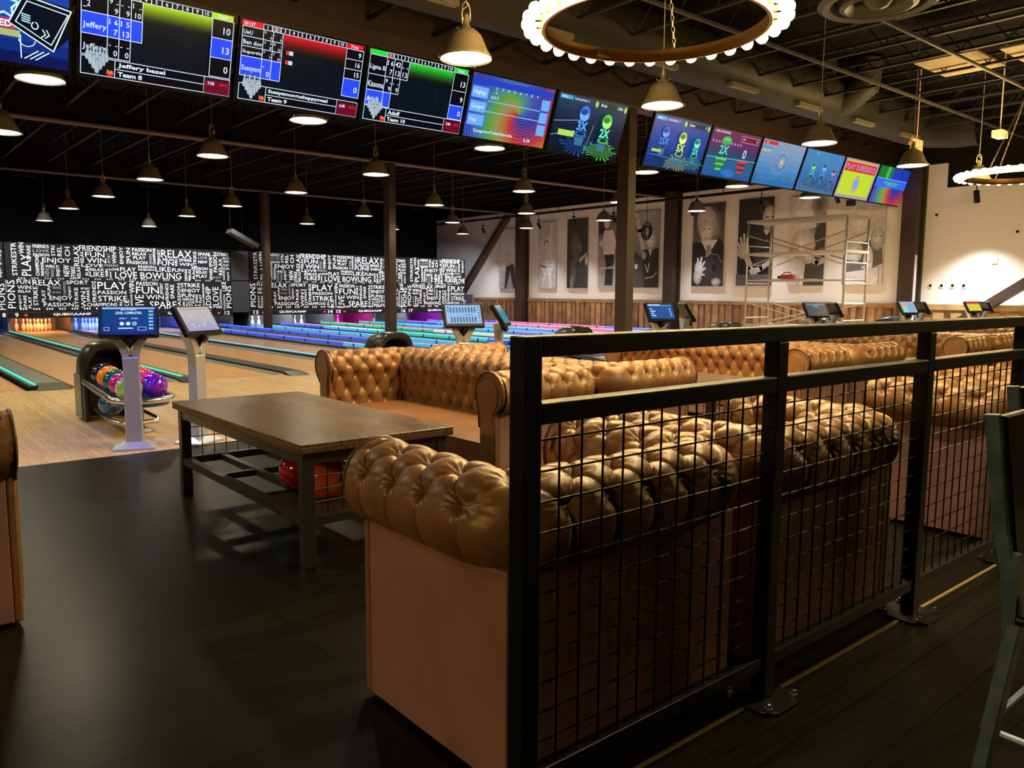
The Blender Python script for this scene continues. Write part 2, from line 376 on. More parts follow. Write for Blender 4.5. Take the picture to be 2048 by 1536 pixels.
# ------------------------------------------------------------------ pendant lamps
def make_pendant():
    t = thing('pendant_lamp', (0, 0, 3.4), '', 'pendant lamp')
    MB().lathe([(.235, .0), (.235, .02), (.215, .045), (.19, .09), (.165, .15), (.14, .205), (.10, .245), (.05, .262), (.045, .262), (.095, .238), (.13, .2), (.155, .145), (.18, .09), (.205, .04), (.225, .004)], n=36).build('shade', SHADE, t, smooth=True, auto=50)
    MB().lathe([(.0005, -.004), (.12, .001), (.222, .012), (.222, .02)], n=32).build('diffuser_glass', LAMPG, t, smooth=True)
    s = MB().lathe([(.055, .25), (.045, .28), (.03, .30), (.028, .36), (.018, .39), (.001, .40)], n=16)
    for a in (0, 2.1, 4.2): s.tube([(.045 * math.cos(a), .045 * math.sin(a), .27), (.09 * math.cos(a), .09 * math.sin(a), .285)], .008, 6)
    s.build('socket', mat('socket_metal', (.55, .45, .28), .35, metal=.8), t, smooth=True, auto=40)
    hk = [(-.04, 0, .30), (-.045, 0, .40), (-.04, 0, .46), (-.02, 0, .49), (.0, 0, .50), (.03, 0, .48), (.045, 0, .44), (.045, 0, .34)]
    MB().tube(hk, .006, 6).tube([(0, 0, .50), (.02, 0, .47), (-.03, 0, .43), (-.05, 0, .38), (-.03, 0, .33)], .005, 6).build('hook', mat('socket_metal', (.55, .45, .28), .35, metal=.8), t, smooth=True)
    MB().tube([(0, 0, .50), (0, 0, 2.2)], .006, 6).build('cord', mat('cord_grey', (.2, .19, .16), .6), t)
    for a in (.6, 2.7, 4.8): MB().tube([(.232 * math.cos(a), .232 * math.sin(a), .015), (.25 * math.cos(a), .25 * math.sin(a), .03), (.25 * math.cos(a), .25 * math.sin(a), -.005)], .006, 6).build('clip', mat('socket_metal', (.55, .45, .28), .35, metal=.8), t)
    light('lamp_light', 'SPOT', (0, 0, -.03), LAMP_W, LAMP_C, t, spot_size=math.radians(158), spot_blend=.5, shadow_soft_size=.17)
    return t
ROWS = [(6.03, [4.48, 7.24, 10.65, 13.58, 16.31], 'front row ahead of the screens', 0),
        (9.85, [1.74, 4.77, 7.77, 11.4, 14.25, 17.1], 'row tucked just behind the screens', .09),
        (12.9, [1.78, 4.61, 7.55, 11.09, 14.06, 16.95], 'row over the start of the lanes', 0),
        (16.4, [4.65, 7.62, 11.22, 14.2, 17.19], 'row below the nearer lane girder', 0),
        (20.1, [4.68, 7.63, 11.36, 14.42, 17.41], 'row over the middle of the lanes', 0),
        (23.7, [4.66, 7.68, 11.37, 14.49, 17.46], 'row second from the masking boards', 0),
        (28.4, [4.9, 7.95], 'farthest row, above the masking boards', .0)]
pend = None
def put_pendant(x, y, lab, dz=0):
    global pend
    if pend is None:
        pend = make_pendant(); pend.location = (x, y, 3.4 + dz); pend['label'] = lab; pend['group'] = 'bell-shaped pendant lamps'; return pend
    return dup(pend, (x, y, 3.4 + dz), random.uniform(0, 6), lab, 'bell-shaped pendant lamps')
for (yy, xs, nm, dz) in ROWS:
    for k, x in enumerate(xs): put_pendant(x, yy, 'bell-shaped pendant lamp, %s from left, %s' % (ORD[k], nm), dz)
# unseen pendants added outside the picture to light it
for (x, y) in ((-1.3, 9.8), (-1.3, 6.03), (-1.3, 12.9), (-4.3, 12.9), (-1.5, 16.4), (1.7, 16.4), (-4.3, 9.8), (-7.3, 6.03), (-7.3, 9.8), (4.48, 2.4)):
    put_pendant(x, y, 'bell-shaped metal pendant lamp added unseen outside the picture')

pz = put_pendant(3.3, 1.0, 'bell-shaped metal pendant lamp added unseen outside the picture')  # added pendant, stronger and warmer, for golden light on the armchair backs
for c_ in kids(pz):
    if c_.type == 'LIGHT': c_.data = c_.data.copy(); c_.data.energy = 300; c_.data.color = (1, .80, .42)
# ------------------------------------------------------------------ ring chandeliers
def make_chandelier():
    t = thing('ring_chandelier', (0, 0, 0), '', 'chandelier')
    R0 = .84; n = 64
    pr = [(R0 - .012, -.05), (R0 + .012, -.05), (R0 + .012, .05), (R0 - .012, .05), (R0 - .012, -.05)]
    MB().lathe(pr, n=n).build('ring_band', mat('ring_brass', (.75, .48, .14), .4, metal=.3), t, smooth=True, auto=40)
    nb = 34
    sk = MB().lathe([(.014, 0), (.02, .005), (.022, .03), (.018, .05), (.014, .055)], n=12)
    sko = sk.build('socket', mat('ring_brass', (.75, .48, .14), .4, metal=.3), t, smooth=True, auto=40)
    bb = MB().lathe([(.0001, .0), (.014, .002), (.017, .02), (.036, .045), (.043, .068), (.036, .092), (.018, .106), (.0001, .11)], n=14); bb.v = [(a * 1.12, b * 1.12, c * 1.1) for a, b, c in bb.v]
    bo = bb.build('bulb', BULBM, sko, smooth=True)
    for k in range(nb):
        a = 2 * PI * k / nb
        so = sko if k == 0 else sko.copy(); 
        if k: COL.objects.link(so)
        so.location = (R0 * math.cos(a), R0 * math.sin(a), 0); so.rotation_euler = (0, PI / 2, a)
        b = bo if k == 0 else bo.copy()
        if k: COL.objects.link(b); b.parent = so
        b.location = (0, 0, .045)
    for k in range(3):
        a = 2 * PI * k / 3 + .5; c = MB(); p0 = Vector((R0 * math.cos(a), R0 * math.sin(a), .05)); p1 = Vector((0, 0, 1.35)); m = 34
        d = (p1 - p0).normalized(); s1 = d.cross(Vector((0, 0, 1))).normalized(); s2 = s1.cross(d)
        for i in range(m):
            cc = p0.lerp(p1, (i + .5) / m); q = s1 if i % 2 else s2
            c.tube([cc + d * .028 * math.cos(u) + q * .012 * math.sin(u) for u in [2 * PI * j / 8 for j in range(8)]], .0035, 4, closed=True)
        c.build('chain', mat('chain_metal', (.12, .10, .06), .45, metal=.7), t)
    MB().lathe([(.09, 1.33), (.09, 1.36), (.02, 1.42), (.001, 1.5)], n=20).build('canopy', DARK2, t, smooth=True, auto=40)
    MB().cbox((R0 * .3, R0 * .92, .0), (.12, .05, .05)).build('driver_box', mat('offwhite', (.6, .55, .4), .5), t)
    return t
ch = make_chandelier(); ch.location = (4.83, 4.12, 3.32); ch['label'] = 'large ring chandelier of bare glowing bulbs at the top of the picture'
ch['group'] = 'ring chandeliers'
c2 = dup(ch, (15.35, 5.0, 3.32), .3, 'farther ring chandelier, cut off by the right edge', 'ring chandeliers')

# ------------------------------------------------------------------ lanes
GUT = mat('gutter_grey', (.10, .10, .10), .45)
CAPD = mat('divider_dark', (.009, .010, .012), .45, spec=.2)
CAPG = mat('divider_grey', (.17, .17, .14), .5, spec=.2)
LANE_TXT = {7: 'leftmost bowling lane, left of the teal strip', 8: 'bowling lane between the teal strip and the green strip', 9: 'bowling lane leading to the orange-lit pins',
            10: 'bowling lane leading to the blue-lit pins', 11: 'bowling lane just right of the thin blue strip behind the second console', 12: 'bowling lane with raised bumpers nearest to the bare lanes',
            13: 'bowling lane leading to the leftmost bright white pins', 14: 'bowling lane leading to the middle trio of white pins', 15: 'bowling lane leading to the magenta pins',
            16: 'bowling lane leading to the rightmost trio of white pins', 17: 'bowling lane leading to the pair of purple pins', 18: 'bowling lane along the right wall'}
COLS = {'teal': (.03, .60, .48), 'blue': (.03, .12, .95), 'cyan': (.10, .50, 1), 'pink': (1, .22, .42), 'mag': (.75, .03, .75), 'pale': (.75, .85, .75), 'violet': (.28, .26, .95), 'green': (.05, .6, .35), 'red': (1, .08, .15), 'white': (.65, .75, 1)}
def led(c, s=1.6): return mat('led_' + c, (.05, .05, .05), .3, emit=COLS[c], es=s)
Y1 = PIN_Y + .7
HALF = {6: .1, 7: .18, 8: .09, 9: .155, 10: .09, 11: .125, 12: .02, 18: .02}
for n in range(7, 19):
    c = lane_c(n); t = thing('bowling_lane', (c, FOUL, 0), 'polished maple ' + LANE_TXT[n], 'bowling lane')
    MB().box(-.53, .53, 0, Y1 - FOUL, -.09, 0).build('lane_bed', MAPLEL, t)
    for sx in (-1, 1):
        g = MB(); bd = (BOUND if n <= 12 else BOUND2)[n if sx > 0 else n - 1]; ge = abs(bd - c) - HALF.get(n if sx > 0 else n - 1, .075); ge = min(ge, .76) - (.08 if n == 7 and sx > 0 else 0); gw = ge - .53; xs = [.53 + gw * i / 6 for i in range(7)]
        for i in range(6):
            z = lambda q: -.012 - .065 * math.sin(PI * (q - .53) / gw)
            g.add([(sx * xs[i], 0, z(xs[i])), (sx * xs[i + 1], 0, z(xs[i + 1])), (sx * xs[i + 1], Y1 - FOUL, z(xs[i + 1])), (sx * xs[i], Y1 - FOUL, z(xs[i]))], [(0, 1, 2, 3)])
        g.build('gutter', GUT, t, smooth=True)
    d = MB()
    for k in range(7):
        x = -.42 + .14 * k; yy = 4.2 + (3 - abs(k - 3)) * .22
        d.add([(x - .018, yy, .0006), (x + .018, yy, .0006), (x, yy + .12, .0006)], [(0, 1, 2)])
    d.build('arrow_marks', mat('arrow_brown', (.12, .05, .03), .4), t)
    if n >= 12:
        rng = random.Random(n * 7); pal = {12: ['green', 'blue', 'cyan'], 13: ['cyan', 'blue', 'teal'], 14: ['green', 'blue', 'pale'], 15: ['violet', 'cyan', 'teal'], 16: ['red', 'cyan', 'blue'], 17: ['mag', 'violet', 'pink'], 18: ['mag', 'blue', 'violet']}[n]
        for sx in (-1, 1):
            L = Y1 - FOUL - 1.0; cuts = [0, L * rng.uniform(.15, .35), L * rng.uniform(.45, .62), L * rng.uniform(.75, .9), L]
            cs = [rng.choice(pal + ['cyan', 'pink' if n > 13 else 'blue']) for _ in range(4)]
            if n == 12 and sx < 0: cs = ['cyan', 'blue', 'blue', 'green']
            m = MB(); names = []
            for a, b, cc in zip(cuts[:-1], cuts[1:], cs):
                if cc not in names: names.append(cc)
                m.box(sx * .64 - .035, sx * .64 + .035, a, b, .05, .115, names.index(cc))
            k = len(names); yy = .6
            while yy < L:
                m.box(sx * .64 - .04, sx * .64 + .04, yy, yy + .05, .04, .12, k); yy += 1.25
            m.build('bumper', [mat('bumper_' + q, (.02, .02, .02), .4, emit=COLS[q], es=.75, spec=.2) for q in names] + [BLACKP], t)
            tl = MB()
            for a, b, cc in zip(cuts[:-1], cuts[1:], cs): tl.box(sx * .64 - .012, sx * .64 + .012, a, b, .115, .13, names.index(cc))
            tl.build('bumper_light', [mat('bumper_edge_' + q, (.02, .02, .02), .4, emit=tuple(min(1, v * .85 + .12) for v in COLS[q]), es=1.35) for q in names], t)
def divider(x, label, kind, ledc=None, w=.17, y0=0):
    t = thing('lane_divider', (x, FOUL + y0, 0), label, 'lane divider')
    L = Y1 - FOUL - y0
    if kind == 'track':
        MB().prism([(-.17, 0), (.17, 0), (.15, .055), (-.15, .055)], .35, L, 'xz').build('track_cover', CAPG, t)
        MB().add([(-.2, -.12, .003), (.2, -.12, .003), (.17, .35, .055), (-.17, .35, .055), (-.2, -.12, 0), (.2, -.12, 0), (.17, .35, 0), (-.17, .35, 0)],
                 [(0, 1, 2, 3), (4, 5, 1, 0), (5, 6, 2, 1), (7, 4, 0, 3), (6, 7, 3, 2)]).build('end_wedge', mat('wedge', (.07, .066, .052), .5, spec=.2), t)
    else:
        MB().box(-w / 2, w / 2, 0, L, -.05, .05).build('cap', CAPD, t, bevel=.004)
        for sx in (-1, 1): MB().box(sx * (w / 2 + .014) - .013, sx * (w / 2 + .014) + .013, 0, L, -.05, .012).build('ledge_highlight', mat('ledge_highlight_pale', (.5, .5, .47), .4), t)  # pale ledge strips stand in for the highlight along the gutter lips
        MB().add([(-w / 2, -.3, .002), (w / 2, -.3, .002), (w / 2, 0, .05), (-w / 2, 0, .05), (-w / 2, 0, 0), (w / 2, 0, 0)], [(0, 1, 2, 3), (0, 3, 4), (1, 5, 2)]).build('end_wedge', BLACKP, t)
    if ledc:
        xo = -.2 if kind == 'track' else 0
        MB().box(xo - .05, xo + .05, .1, L - .2, .045, .060).build('led_diffuser', mat('led_soft_' + ledc, (.02, .03, .03), .4, emit=COLS[ledc], es=.16), t)
        MB().box(xo - .012, xo + .012, .1, L - .2, .055, .074).build('led_strip', led(ledc, 1.5), t)
        if kind == 'track': MB().box(xo - .05, xo + .03, .05, L - .2, -.02, .05).build('led_channel', CAPD, t)
    s = MB()
    for k in range(5): s.lathe([(.018, 0), (.012, .008), (.001, .01)], (.04 if kind != 'track' else .1, 1.5 + 3 * k, .05 if kind != 'track' else .055), 10)
    s.build('stud', CHROME, t)
    return t
divider(2.02, 'grey ball-track cover with a teal glowing strip on its left side', 'track', 'teal')
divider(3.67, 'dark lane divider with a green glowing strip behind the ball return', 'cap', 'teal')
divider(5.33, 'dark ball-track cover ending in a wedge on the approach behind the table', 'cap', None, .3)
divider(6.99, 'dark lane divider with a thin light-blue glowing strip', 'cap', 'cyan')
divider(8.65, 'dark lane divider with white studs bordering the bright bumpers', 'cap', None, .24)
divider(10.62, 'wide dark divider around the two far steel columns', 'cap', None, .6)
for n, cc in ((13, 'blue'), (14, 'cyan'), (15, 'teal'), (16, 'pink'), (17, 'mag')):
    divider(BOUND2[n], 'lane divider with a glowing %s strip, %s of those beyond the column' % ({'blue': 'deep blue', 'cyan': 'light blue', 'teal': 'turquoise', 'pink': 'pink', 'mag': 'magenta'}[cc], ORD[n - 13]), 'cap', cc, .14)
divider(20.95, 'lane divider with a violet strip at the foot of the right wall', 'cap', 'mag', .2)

# pins
def pin_mesh():
    p = [(.026, 0), (.036, .03), (.053, .08), (.0605, .115), (.058, .15), (.045, .2), (.030, .235), (.0235, .265), (.024, .29), (.031, .325), (.0323, .345), (.028, .365), (.016, .378), (.0005, .381)]
    m = MB().lathe(p, n=16, mi=0)
    for z, r in ((.262, .0246), (.28, .0246)): m.lathe([(r, z - .005), (r + .0006, z), (r, z + .005)], n=16, mi=1)
    return m
pin0 = None
def pin(x, y, label, group):
    global pin0
    if pin0 is None:
        pin0 = pin_mesh().build('bowling_pin', [mat('pin_white', (.85, .83, .78), .3), mat('pin_red', (.6, .03, .03), .4)], smooth=True, auto=60); o = pin0
    else: o = pin0.copy(); COL.objects.link(o)
    o.location = (x, y, 0); tag(o, label, 'bowling pin', group)
ROWN = ['head pin', 'second row', 'third row', 'back row']; SP = .3048
POSN = [['at the front point'], ['left pin', 'right pin'], ['left pin', 'middle pin', 'right pin'], ['leftmost pin', 'second pin from the left', 'third pin from the left', 'rightmost pin']]
for n, nm in ((9, 'orange-lit'), (10, 'blue-lit')):
    c = lane_c(n)
    for r in range(4):
        for k in range(r + 1):
            pin(c + (k - r / 2) * SP, PIN_Y - .4 + r * SP * .866, 'standing bowling pin in the %s rack, %s %s' % (nm, ROWN[r], POSN[r][k]), '%s bowling pins' % nm)
for xs, nm in (((11.1, 11.42, 11.66), 'white-lit pins right of the dark masking gap'), ((12.74, 13.06, 13.34), 'white-lit pins right of the farthest column'), ((14.22, 14.55, 14.87), 'magenta-lit pins'), ((15.9, 16.18, 16.45), 'white-lit pins left of the middle column'), ((19.3, 19.6), 'purple-lit pins')):
    for k, x in enumerate(xs): pin(x, PIN_Y, 'bowling pin among the %s, %s' % (nm, (['left', 'middle', 'right'] if len(xs) == 3 else ['left', 'right'])[k]), nm)
pin(10.05, PIN_Y, 'dim lone bowling pin left of the dark masking gap', 'dim bowling pins')
# pit fixtures: coloured light bars over each pin deck, behind the masking boards
PIT = {8: ((.02, .08, 1), 5), 9: ((1, .25, .06), 26), 10: ((.03, .12, 1), 60), 11: ((.03, .12, 1), 40), 12: ((.1, .3, .7), 5), 13: ((.75, .9, 1), 26), 14: ((.7, .85, 1), 22), 15: ((1, .03, .55), 34), 16: ((.7, .85, 1), 22), 17: ((.6, .03, 1), 30), 18: ((.1, .05, 1), 3)}
for n, (c, p) in PIT.items():
    t = thing('pit_light', (lane_c(n), MASK_Y + .25, .95), 'slim light bar hidden behind the masking boards above the pins', 'light bar', 'pin deck light bars')
    MB().box(-.5, .5, -.03, .03, 0, .05).build('housing', BLACKP, t)
    light('pit_glow', 'AREA', (0, 0, -.01), p * 3.2, c, t, rot=(-.85, 0, 0) if False else (.75, 0, 0), shape='RECTANGLE', size=.95, size_y=.06)
# pit side walls and backs
pw = MB()
for x in list(BOUND.values())[1:] + list(BOUND2.values()): pw.box(x - .03, x + .03, MASK_Y + .1, 30.2, -.05, 1.2)
struct(pw.build('trim_3', mat('pit_wall', (.10, .10, .11), .5)))
pw = MB().box(-1, 21, 29.9, 30.0, -.05, 1.6)
struct(pw.build('trim_4', mat('pit_curtain', (.16, .16, .18), .7)))

# ------------------------------------------------------------------ masking boards with lettering
WT = mat('mask_letters', (.9, .9, .88), .6)
WG = mat('mask_letters_grey', (.30, .30, .29), .6)
MBK = mat('mask_black', (.008, .008, .008), .6, spec=.1)
WORDS = ['FUN', 'WIN', 'PLAY', 'RELAX', 'PASSION', 'SPARE', 'STRIKE', 'ENJOY', 'LOVE', 'FRIENDS', 'SPORT', 'NEW', 'LIKE', 'CHAMPIONS', 'FRIENDSHIP']
# (text, x, y, w, h, upright) measured across a 6.6 m wide board, y up from the board's lower edge (0..2.08)
UP = [('STRIKESTR', .16, 1.08, .13, .95, 1), ('PLAY', .4, 1.08, .24, .62, 1), ('WIN', .36, 1.72, .13, .32, 1), ('SPARE', .56, 1.55, .1, .42, 1), ('FRIENDS', .72, 1.9, .42, .1, 0), ('LOVE', .72, 1.78, .42, .08, 0), ('PASSION', .72, 1.66, .42, .08, 0),
      ('ENJOY', .95, 1.44, .76, .18, 0), ('STRI', 1.2, 1.68, .1, .3, 1), ('REL', 1.36, 1.68, .12, .3, 1), ('CH', 1.56, 1.68, .14, .28, 1), ('RELAX', 1.8, 1.4, .14, .6, 1), ('CHAMPIONS', .76, 1.08, .1, .6, 1), ('FRIENDSHIP', .9, 1.08, .08, .4, 1),
      ('WIN', 1.02, 1.32, .24, .09, 0), ('VIN', 1.0, 1.05, .12, .24, 1), ('FRIENDS', 1.16, 1.05, .08, .26, 1), ('ENJOY', 1.3, 1.08, .12, .34, 1), ('NEW', 1.5, 1.08, .16, .34, 1), ('STRIKE', 1.7, 1.02, .12, .36, 1), ('RELAX', 1.86, 1.02, .1, .36, 1),
      ('FRIENDSHIP', 1.96, 1.86, 1.04, .17, 0), ('RELAX', 1.98, 1.5, .09, .34, 1), ('FUN', 2.12, 1.68, .54, .15, 0), ('WIN', 2.16, 1.5, .54, .15, 0), ('SPORT', 2.74, 1.5, .09, .3, 1), ('WIN', 2.88, 1.5, .12, .34, 1), ('LOVE', 2.0, 1.38, .6, .09, 0), ('FRIENDS', 2.64, 1.4, .4, .07, 0),
      ('FUN', 2.1, 1.12, .1, .26, 1), ('RELAX', 2.22, 1.26, .4, .08, 0), ('LIKE', 2.22, 1.08, .4, .15, 0), ('WIN', 2.66, 1.08, .09, .24, 1), ('LOVE', 2.78, 1.28, .28, .07, 0), ('PLAY', 3.1, 1.26, .46, .13, 0), ('I LOVE BOWLING', 2.8, 1.04, 2.16, .2, 0),
      ('ENJOY', 3.1, 1.5, .13, .52, 1), ('FUN', 3.3, 1.62, .12, .38, 1), ('PASSION', 3.48, 1.9, .58, .11, 0), ('RELAX', 3.48, 1.78, .42, .09, 0), ('PLAY', 3.5, 1.65, .38, .1, 0), ('PASSION', 3.3, 1.5, .62, .1, 0), ('PASSION', 3.64, 1.38, .48, .08, 0), ('FRIENDS', 3.64, 1.3, .48, .05, 0),
      ('SPARE', 3.98, 1.5, .09, .34, 1), ('CHAMPIONS', 4.1, 1.5, .08, .52, 1), ('SPORT', 4.24, 1.62, .09, .36, 1), ('RELAX', 4.36, 1.74, .96, .24, 0), ('RELAX', 4.4, 1.64, .36, .07, 0), ('FUN', 4.24, 1.48, .5, .14, 0), ('LIKE', 4.16, 1.28, .48, .15, 0), ('FUN', 4.68, 1.28, .36, .11, 0), ('WIN', 4.78, 1.46, .09, .24, 1),
      ('SPARE', 4.92, 1.62, .4, .1, 0), ('WIN', 4.92, 1.48, .42, .1, 0), ('STRIKE', 5.38, 1.44, .1, .52, 1), ('SPARE', 5.08, 1.04, .08, .34, 1), ('RELAX', 5.2, 1.04, .08, .34, 1), ('SPARE', 5.54, 1.84, .4, .1, 0), ('LOVE', 5.54, 1.72, .3, .09, 0), ('NEW', 5.54, 1.58, .3, .09, 0), ('PASSION', 5.32, 1.36, .52, .09, 0), ('RELAX', 5.46, 1.24, .36, .09, 0), ('PLAY', 5.46, 1.1, .36, .1, 0), ('FUN', 5.34, 1.06, .08, .28, 1),
      ('SPARE SPORT', 5.9, 1.04, .1, .84, 1), ('PASSION', 6.04, 1.3, .13, .66, 1), ('ENJOY', 6.02, 1.06, .28, .09, 0), ('RELAX', 6.22, 1.2, .12, .56, 1), ('STRIKE', 6.18, 1.84, .38, .11, 0), ('FRIENDS', 6.36, 1.74, .24, .06, 0), ('WIN', 6.38, 1.62, .2, .09, 0), ('PLAY', 6.38, 1.5, .2, .08, 0), ('FUN', 6.38, 1.38, .2, .08, 0), ('CHAMPIONS', 6.36, 1.04, .06, .32, 1), ('ENJOY', 6.5, 1.02, .09, .3, 1)]
LO = [('PIONS', .0, .12, .2, .82, 1), ('FUN', .26, .84, .34, .13, 0), ('WIN', .27, .68, .34, .11, 0), ('RELAX', .28, .58, .32, .07, 0), ('ENJOY', .28, .12, .08, .4, 1), ('SPARE', .4, .12, .08, .38, 1), ('PLAY', .52, .12, .09, .34, 1), ('STRIKE', .66, .2, .12, .56, 1), ('RELAX', .66, .8, .74, .16, 0),
      ('PLAY', .88, .3, .1, .36, 1), ('FUN', 1.04, .5, .08, .28, 1), ('WIN', 1.16, .68, .24, .09, 0), ('SPARE', 1.16, .56, .24, .06, 0), ('CHAMPIONS', 1.46, .5, .08, .42, 1), ('ENJOY', 1.6, .5, .08, .28, 1), ('ENJOY', 1.08, .32, .62, .16, 0), ('PASSION', .92, .16, .8, .12, 0), ('SPORT', 1.56, .84, .6, .11, 0), ('STRIKE', 1.76, .14, .1, .6, 1),
      ('WIN', 1.94, .12, .13, .5, 1), ('SPORT', 1.94, .68, .26, .06, 0), ('SPARE', 2.1, .3, .08, .36, 1), ('FRIENDS', 2.26, .3, .11, .64, 1), ('PLAY', 2.42, .7, .84, .22, 0), ('PASSION', 2.42, .54, .82, .11, 0), ('STRIKE', 2.42, .32, .84, .17, 0), ('CHAMPIONS', 2.1, .16, .86, .11, 0), ('ON', 3.02, .08, .1, .2, 1), ('IKE', 3.18, .06, .13, .3, 1), ('WIN', 3.34, .58, .15, .38, 1),
      ('CHAMPIONS', 3.36, .06, .06, .48, 1), ('PASSION', 3.56, .82, .64, .12, 0), ('FUN', 3.54, .56, .7, .22, 0), ('LIVE', 3.5, .06, .26, .46, 1), ('WIN', 3.84, .38, .54, .14, 0), ('SPORT', 4.28, .54, .09, .36, 1), ('FRIENDS', 4.44, .34, .1, .56, 1), ('SPARE', 4.6, .4, .12, .46, 1), ('SPARE', 3.94, .1, .84, .21, 0), ('PASSION', 4.82, .08, .1, .82, 1),
      ('STRIKE', 4.94, .78, .62, .13, 0), ('ENJOY', 4.96, .58, .6, .15, 0), ('FUN', 4.96, .44, .4, .12, 0), ('FRIENDS', 4.98, .34, .38, .07, 0), ('WIN', 4.98, .1, .07, .2, 1), ('LOVE', 5.1, .24, .26, .07, 0), ('RELAX', 5.08, .1, .5, .11, 0), ('SPARE', 5.4, .26, .08, .28, 1), ('PLAY', 5.52, .26, .08, .28, 1), ('RELAX FRIENDSHIP', 5.64, .1, .06, .8, 1),
      ('NDSHIP', 5.74, .0, .18, .8, 1), ('LOVE', 5.98, .18, .2, .62, 1), ('ENJOY', 5.98, .08, .32, .08, 0), ('CHAMPIONS', 6.22, .16, .07, .56, 1), ('LIKE', 6.3, .66, .14, .32, 1), ('PASSION', 6.34, .04, .07, .5, 1), ('PIONS', 6.44, .08, .18, .76, 1)]
def masking(x0, x1, label, lo=0, hi=6.64):
    """letters of the board between lo and hi land on x0..x1"""
    t = thing('masking_board', (x0, MASK_Y, .5), label, 'masking board'); wd = x1 - x0; k = wd / (hi - lo)
    MB().box(0, wd, 0, .06, .12, 1.13).build('lower_board', MBK, t); MB().box(0, wd, 0, .06, 1.135, 2.16).build('upper_board', MBK, t)
    MB().box(0, wd, 0, .08, -.05, .11).build('number_strip', MBK, t)
    cv = Canvas(.0); cv.lay = 0
    rg = random.Random(3)
    for part, off in ((UP, 0), (LO, 0)):
        for (s, x, y, w, h, up) in part:
            xx = (x - lo) * k; ww = w * k
            if xx < -.001 or xx + ww > wd + .02: continue
            m = WG if (w * h < .034 and rg.random() < .3) else WT
            if up: cv.text(s, xx, y + .12, ww, m, w=h, rot=90, box=True, bold=-.004)
            else: cv.text(s, xx, y + .12, h, m, w=ww, box=True, bold=-.004)
    # half-hidden words along the seam and the foot
    x = .3
    while x < wd - .3:
        for yy, hh in ((1.05, .05), (.14, .05)):
            for q in range(3): cv.rect(x + q * .07, yy + .05, .035, hh, WG if yy > 1 else WT)
        x += .34
    o = cv.build('lettering', t, loc=(0, -.004, 0))
    return t
def strip_text(cvt, s, x, h, m, w=None):
    pass
t1 = masking(-3.0, 3.62, 'black masking board covered in white words, cut off by the left edge')
t2 = masking(3.66, 10.28, 'black masking board covered in white words between the left edge and the plain dark gap')
t3 = masking(10.93, 17.4, 'black masking board covered in white words, behind the farthest steel column')
UP.append(('I LOVE', 2.66, 1.04, .62, .2, 0)); LO.append(('PLAY', 2.46, .7, .78, .22, 0)); LO.append(('PASSION', 2.46, .54, .78, .11, 0)); LO.append(('STRIKE', 2.46, .32, .78, .17, 0))
LO = [q for q in LO if not (q[1] == 2.42)]
t4 = masking(17.42, 20.3, 'short black masking board of white words beside the right wall', 0, 3.3)
def logo(t, x):
    cv = Canvas(0); cv.text('QUBICAAMF', x - .52, -.0, .085, WT, w=1.04, box=True, bold=.03); cv.build('maker_lettering', t, loc=(0, -.005, 0))
def num(t, s, x, lamp):
    cv = Canvas(0); cv.text(s, x, -.02, .12, WT, w=.09 * len(s), box=True, bold=.02); cv.build('lane_number', t, loc=(0, -.005, 0))
    if lamp: MB().cbox((x + lamp, -.01, .03), (.07, .03, .05)).build('indicator_light', mat('led_red', (.4, 0, 0), .4, emit=(1, .05, .05), es=1.5), t)
for t, x in ((t2, 5.33 - 3.66), (t2, 8.65 - 3.66), (t3, 12.5 - 10.93), (t3, 15.7 - 10.93), (t4, 18.9 - 17.42)): logo(t, x)
num(t1, '8', 3.5 - (-3), -.2); num(t2, '9', .16, .28); num(t2, '12', 6.35, -.2); num(t3, '13', .1, .35); num(t3, '14', 2.98, -.15); num(t3, '15', 3.32, .33); num(t3, '16', 6.2, 0); num(t4, '17', .06, 0)
tag(MB().box(10.3, 10.91, MASK_Y + .02, MASK_Y + .08, .55, 1.62).box(10.3, 10.91, MASK_Y + .02, MASK_Y + .08, 1.66, 2.66).build('filler_panel', mat('panel_slate', (.02, .022, .026), .5)), 'plain dark slate panel filling the gap between the lettered boards', 'panel')
# wash bars added over the lanes to brighten the lettering
for x in (.5, 3.9, 7.0, 9.3, 13.5, 16.2, 19.0):
    t = thing('added_wash_light', (x, MASK_Y - 2.6, 4.3), 'slim black wash light added over the lanes facing the lettered boards, number %d from the left' % (int(x / 3) + 1), 'wash light')
    t['label'] = 'small black wash light added over the far lanes, ' + {.5: 'off the left edge', 3.9: 'left of the projector', 7.0: 'just left of the hanging projector', 9.3: 'left of the farthest column', 13.5: 'right of the farthest column', 16.2: 'left of the middle column', 19.0: 'nearest the right wall'}[x]
    MB().cbox((0, 0, 0), (.5, .08, .06)).tube([(0, 0, 0), (0, 0, .5)], .01, 6).build('housing', BLACKP, t)
    light('wash', 'AREA', (0, .05, -.05), 70, (.85, .9, 1), t, rot=(math.radians(46), 0, 0), shape='RECTANGLE', size=.45, size_y=.06, spread=math.radians(85))

# hanging projector-like box near the dark gap
t = thing('ceiling_projector', (10.2, 26.3, 2.9), 'slanted grey box hanging on cables above the gap between lettered boards', 'projector')
MB().tube([(-.35, 0, .35), (.55, 0, -.12)], .1, rect=(.5, .14)).build('body', mat('proj_grey', (.05, .045, .035), .5), t)
MB().tube([(-.3, 0, .4), (-.35, 0, 1.8)], .012, 6).tube([(.1, 0, .2), (.05, 0, 1.8)], .012, 6).build('hanger', BLACKP, t)

